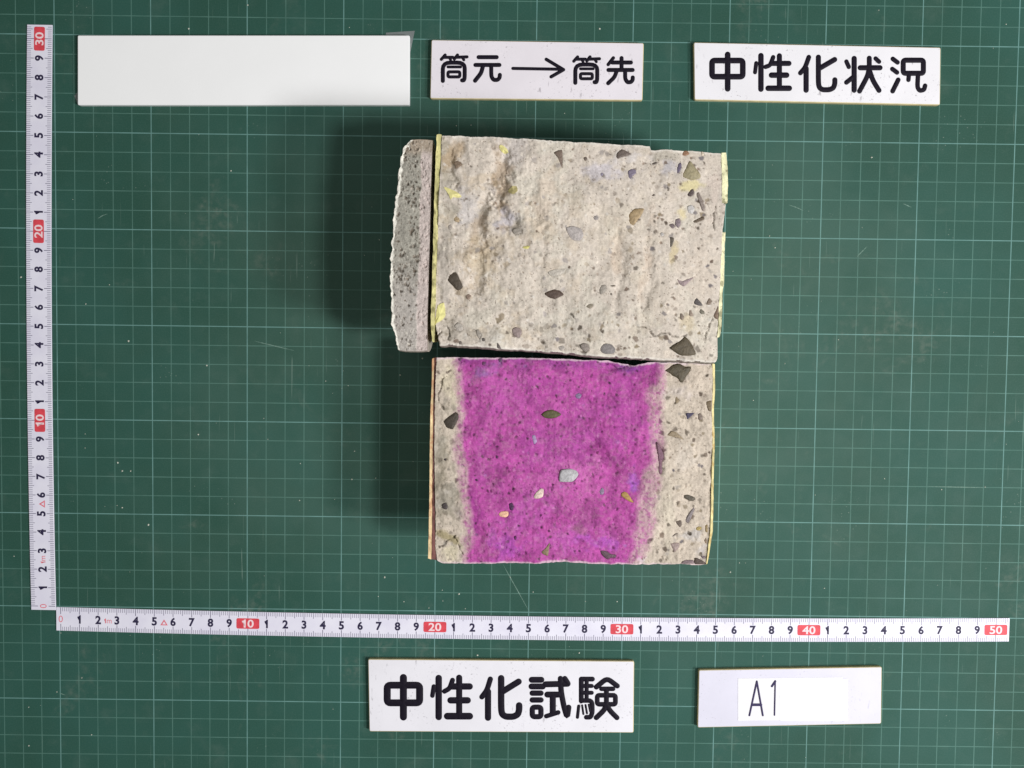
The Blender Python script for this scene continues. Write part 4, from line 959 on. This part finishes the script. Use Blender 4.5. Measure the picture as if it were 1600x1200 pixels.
# clear adhesive tape peeping out under the blank plate
def clear_mat():
    t = NT('clear_tape', 0.35, 0.5)
    n = t.noise(200, 3)
    t.color(t.mix(n, alb((128, 138, 136)), alb((158, 164, 164))))
    t.b.inputs['Alpha'].default_value = 0.55
    return t.m
mc = clear_mat()
for k, lab in (('clear', 'small translucent tape scrap at the upper right corner of the blank plate'), ('clear2', 'tiny translucent tape scrap at the lower left corner of the blank plate')):
    c = np.mean(D[k], 0)
    tag(link('adhesive_tape', prism('adhesive_tape', [(a - c[0], b - c[1]) for a, b in D[k]], 0.004, 0.014), mc, None, (*c, 0)), lab, 'adhesive tape')

# ------------------------------------------------------------------ measuring tapes
_txt = {}
def text_mesh(body, height, bold, stretch=1.0):
    key = (body, height, bold, stretch)
    if key in _txt: return _txt[key]
    cu = bpy.data.curves.new('numeral', 'FONT')
    cu.body = body; cu.align_x = 'CENTER'; cu.size = 1.0; cu.offset = bold; cu.resolution_u = 3
    ob = bpy.data.objects.new('numeral_tmp', cu); COL.objects.link(ob)
    dg = bpy.context.evaluated_depsgraph_get()
    me = bpy.data.meshes.new_from_object(ob.evaluated_get(dg))
    bpy.data.objects.remove(ob); bpy.data.curves.remove(cu)
    v = np.zeros(len(me.vertices) * 3); me.vertices.foreach_get('co', v); v = v.reshape(-1, 3)
    lo, hi = v.min(0), v.max(0)
    k = height / (hi[1] - lo[1])
    v[:, 0] = (v[:, 0] - (lo[0] + hi[0]) / 2) * k * stretch * U
    v[:, 1] = (v[:, 1] - (lo[1] + hi[1]) / 2) * k * U
    v[:, 2] = 0
    me.vertices.foreach_set('co', v.ravel()); me.update()
    me.name = 'numeral'; me.materials.clear()
    _txt[key] = me
    return me
ONE = [(.20, 0), (.41, 0), (.41, 1), (.27, 1), (.23, .90), (.14, .845), (.02, .83), (.02, .69), (.20, .69)]
def one_mesh(height, stretch=1.0):
    key = ('one', height, stretch)
    if key not in _txt:
        _txt[key] = mesh('numeral', [((a - .26) * height * stretch, (b - .5) * height, 0) for a, b in ONE], [(0, 1, 7, 8), (1, 2, 3, 7), (3, 4, 7), (4, 5, 6, 7)])
        _txt[key].name = 'numeral_one_%g' % height
    return _txt[key]
def one_plus(rest, height, bold, stretch, gap):
    key = ('plus', rest, height)
    if key not in _txt:
        a = one_mesh(height, stretch); b = text_mesh(rest, height if rest == '0' else height * 0.75, bold, stretch)
        va = np.zeros(len(a.vertices) * 3); a.vertices.foreach_get('co', va); va = va.reshape(-1, 3) / U
        vb = np.zeros(len(b.vertices) * 3); b.vertices.foreach_get('co', vb); vb = vb.reshape(-1, 3) / U
        wa, wb = np.ptp(va[:, 0]), np.ptp(vb[:, 0]); tot = wa + wb + gap
        va[:, 0] += -tot / 2 - va[:, 0].min(); vb[:, 0] += tot / 2 - vb[:, 0].max()
        if rest != '0': vb[:, 1] -= height * 0.125
        F = [tuple(p.vertices) for p in a.polygons] + [tuple(v + len(va) for v in p.vertices) for p in b.polygons]
        _txt[key] = mesh('numeral', np.vstack([va, vb]).tolist(), F)
        _txt[key].name = 'numeral_one_' + rest
    return _txt[key]
def with_mat(me, mat, name):
    k = (me.name, mat.name)
    if k in _txt: return _txt[k]
    c = me.copy(); c.materials.clear(); c.materials.append(mat); c.name = name
    _txt[k] = c
    return c
tb = NT('tape_blade', 0.38, 0.45)
tb.color(tb.mix(tb.ramp(tb.noise(60, 4, .6), .3, .7), alb((230, 227, 243)), alb((240, 238, 250))))
M_blade = tb.m
M_tick = plain('tape_tick', (72, 68, 100), 0.6, 0.3, 0.1, 600)
M_num = plain('tape_numeral', (44, 38, 70), 0.6, 0.3, 0.1, 600)
M_red = plain('tape_red', (222, 72, 84), 0.55, 0.35, 0.12, 350)
M_pink = plain('tape_pink', (232, 120, 132), 0.55, 0.35, 0.1, 600)
M_wht = plain('tape_white_print', (250, 222, 226), 0.55, 0.35, 0.05, 600)
def tape(label, z0, z1, span, ends, mid_shift, width, badge):
    """z0: zero mark, z1: mark at span cm; ends: how far the blade runs past both; mid_shift: sideways bow in cm"""
    a, b = Vector(z0), Vector(z1)
    L = (b - a).length; d = (b - a) / L; nrm = Vector((-d.y, d.x))
    k = L / span
    ang = math.atan2(d.y, d.x)
    def pt(u, v):
        s_ = u / span
        bow = mid_shift * 4 * s_ * (1 - s_)
        q = d * (u * k) + nrm * (v + bow)
        return q.x, q.y
    def slope(u): return ang + mid_shift * 4 * (1 - 2 * u / span) / span
    root = tag(empty('measuring_tape', (a.x, a.y, 0)), label, 'measuring tape')
    n = 60
    V, F = [], []
    us = np.linspace(-ends[0], span + ends[1], n)
    prof = [(-width / 2, 0.012), (-width / 2, 0.072), (-width / 2 + .012, .08), (width / 2 - .012, 0.08), (width / 2, 0.072), (width / 2, 0.012)]
    for u_ in us:
        for v_, z_ in prof:
            V.append((*pt(u_, v_), z_))
    q = len(prof)
    for i in range(n - 1):
        for j in range(q): F.append((i * q + j, (i + 1) * q + j, (i + 1) * q + (j + 1) % q, i * q + (j + 1) % q))
    F.append(tuple(range(q))); F.append(tuple(range((n - 1) * q, n * q))[::-1])
    me = mesh('blade', V, F)
    bm = bmesh.new(); bm.from_mesh(me); bmesh.ops.recalc_face_normals(bm, faces=bm.faces); bm.to_mesh(me); bm.free()
    link('blade', me, M_blade, root)
    V, F = [], []
    last = int(span * 10 + ends[1] * 10)
    for t_ in range(0, last):
        u_ = t_ / 10
        ln, wd = (0.215, 0.0105) if t_ % 5 else ((0.30, 0.012) if t_ % 10 else (0.37, 0.015))
        for sg in (-1, 1):
            e0 = sg * (width / 2 - 0.013); e1 = sg * (width / 2 - ln)
            b0 = len(V)
            for uu, vv in ((u_ - wd, e0), (u_ + wd, e0), (u_ + wd, e1), (u_ - wd, e1)): V.append((*pt(uu, vv), 0.083))
            F.append((b0, b0 + 1, b0 + 2, b0 + 3) if sg < 0 else (b0 + 3, b0 + 2, b0 + 1, b0))
    tag(link('graduation_marks', mesh('graduation_marks', V, F), M_tick, root), kind='stuff')
    def put(name, me, u_, v_, z_, par=root):
        p_ = pt(u_, v_)
        ob = link(name, me, None, par, (p_[0], p_[1], z_))
        ob.rotation_euler = (0, 0, slope(u_))
        return ob
    for c in range(1, int(span) + 1):
        if c % 10 == 0:
            bw, bh = 1.22, 0.56
            bd = put('number_badge', with_mat(badge, M_red, 'number_badge'), c, 0.0, 0.083)
            nm = link('numeral', with_mat(one_plus('0', 0.44, 0.02, 1.18, 0.09) if c == 10 else text_mesh(str(c), 0.44, 0.02, 1.18), M_wht, 'numeral_white_%d' % c), None, bd, (0, 0, 0.007))
        else:
            put('numeral', with_mat(one_mesh(0.46) if c % 10 == 1 else text_mesh(str(c % 10), 0.46, 0.038, 1.0), M_num, 'numeral_%d' % (c % 10)), c, 0.0, 0.084)
    put('numeral', with_mat(text_mesh('0', 0.36, -0.005, 1.0), M_pink, 'numeral_zero'), 0, 0.0, 0.084)
    put('metre_mark', with_mat(one_plus('m', 0.26, 0.0, 0.9, 0.05), M_pink, 'metre_mark'), 2.52, -0.04, 0.084)
    tri = mesh('warning_mark', [(-.2, -.15, 0), (.2, -.15, 0), (0, .17, 0), (-.1, -.10, 0), (.1, -.10, 0), (0, .06, 0)], [(0, 1, 4, 3), (1, 2, 5, 4), (2, 0, 3, 5)])
    put('warning_mark', with_mat(tri, M_pink, 'warning_mark'), 5.52, -0.05, 0.084)
    return root
badge = prism('number_badge', rounded([(-.61, -.28), (.61, -.28), (.61, .28), (-.61, .28)], 0.1, 4), 0.0, 0.004)
t = D['tape_h']; e = [Vector(q) for q in t['e']]
h0 = (e[0] + e[1]) / 2; h1 = (e[2] + e[3]) / 2
dd = (h1 - h0).normalized()
def on(line0, dirv, p): return line0 + dirv * (Vector(p) - line0).dot(dirv)
zA, zB = on(h0, dd, t['zero']), on(h0, dd, t['end50'])
mid = (e[4] + e[5]) / 2
bow = (mid - on(h0, dd, mid)).dot(Vector((-dd.y, dd.x)))
tape('long white measuring tape lying level across the mat, numbered to 50', zA, zB, 50, ((zA - h0).length, (h1 - zB).length), bow, ((e[0] - e[1]).length + (e[2] - e[3]).length) / 2, badge)
t = D['tape_v']; e = [Vector(q) for q in t['e']]
h0 = (e[0] + e[1]) / 2; h1 = (e[2] + e[3]) / 2
dd = (h1 - h0).normalized()
zA, zB = on(h0, dd, t['zero']), on(h0, dd, t['end30'])
mid = (e[4] + e[5]) / 2
bow = (mid - on(h0, dd, mid)).dot(Vector((-dd.y, dd.x)))
tape('short white measuring tape running up the left side of the mat, numbered to 30', zA, zB, 30, ((zA - h0).length, (h1 - zB).length), bow, ((e[0] - e[1]).length + (e[2] - e[3]).length) / 2, badge)

# ------------------------------------------------------------------ crumbs of concrete and knife scratches on the mat
rs = np.random.RandomState(44)
V, F = [], []
def crumb(cx, cy, r):
    b0 = len(V); n = 6
    for rr, z_ in ((1.0, 0.0), (0.8, r * 0.5)):
        for i in range(n):
            a = 6.283 * i / n
            k = r * rr * (0.7 + 0.6 * rs.rand())
            V.append((cx + k * math.cos(a), cy + k * math.sin(a), 0.001 + z_))
    V.append((cx, cy, r * 0.9))
    for i in range(n):
        j = (i + 1) % n
        F.append((b0 + i, b0 + j, b0 + n + j, b0 + n + i)); F.append((b0 + n + i, b0 + n + j, b0 + 2 * n))
for (cx, cy) in D['specks']: crumb(cx, cy, 0.020 + 0.030 * rs.rand())
for _ in range(55):
    crumb(rs.uniform(-3, 51), rs.uniform(-8, 32), 0.010 + 0.014 * rs.rand())
for _ in range(35):
    a = rs.rand() * 6.28
    crumb(26 + 12 * math.cos(a) * (0.8 + .5 * rs.rand()), 13 + 13 * math.sin(a) * (.8 + .4 * rs.rand()), 0.010 + 0.02 * rs.rand())
tag(link('concrete_crumbs', mesh('concrete_crumbs', V, F), plain('crumb', (196, 200, 186), 0.9, 0.2, 0.2, 400)), 'tiny pale concrete crumbs scattered over the green mat', 'crumbs', kind='stuff')
m_scr = plain('scratch', (112, 140, 128), 0.8, 0.2, 0.3, 900)
V, F = [], []
for pts in D['scratches']:
    p = resample(pts, 12); b0 = len(V)
    for i, q in enumerate(p):
        w_ = 0.022 * math.sin(math.pi * (i + .6) / 12.2) * (0.6 + .6 * rs.rand())
        dv = p[min(i + 1, 11)] - p[max(i - 1, 0)]; dv = dv / np.linalg.norm(dv)
        V.append((q[0] - dv[1] * w_, q[1] + dv[0] * w_, 0.002)); V.append((q[0] + dv[1] * w_, q[1] - dv[0] * w_, 0.002))
    for i in range(11): F.append((b0 + 2 * i + 1, b0 + 2 * i + 3, b0 + 2 * i + 2, b0 + 2 * i))
sc = link('knife_scratches', mesh('knife_scratches', V, F), m_scr, mat_o)
sc['kind'] = 'stuff'
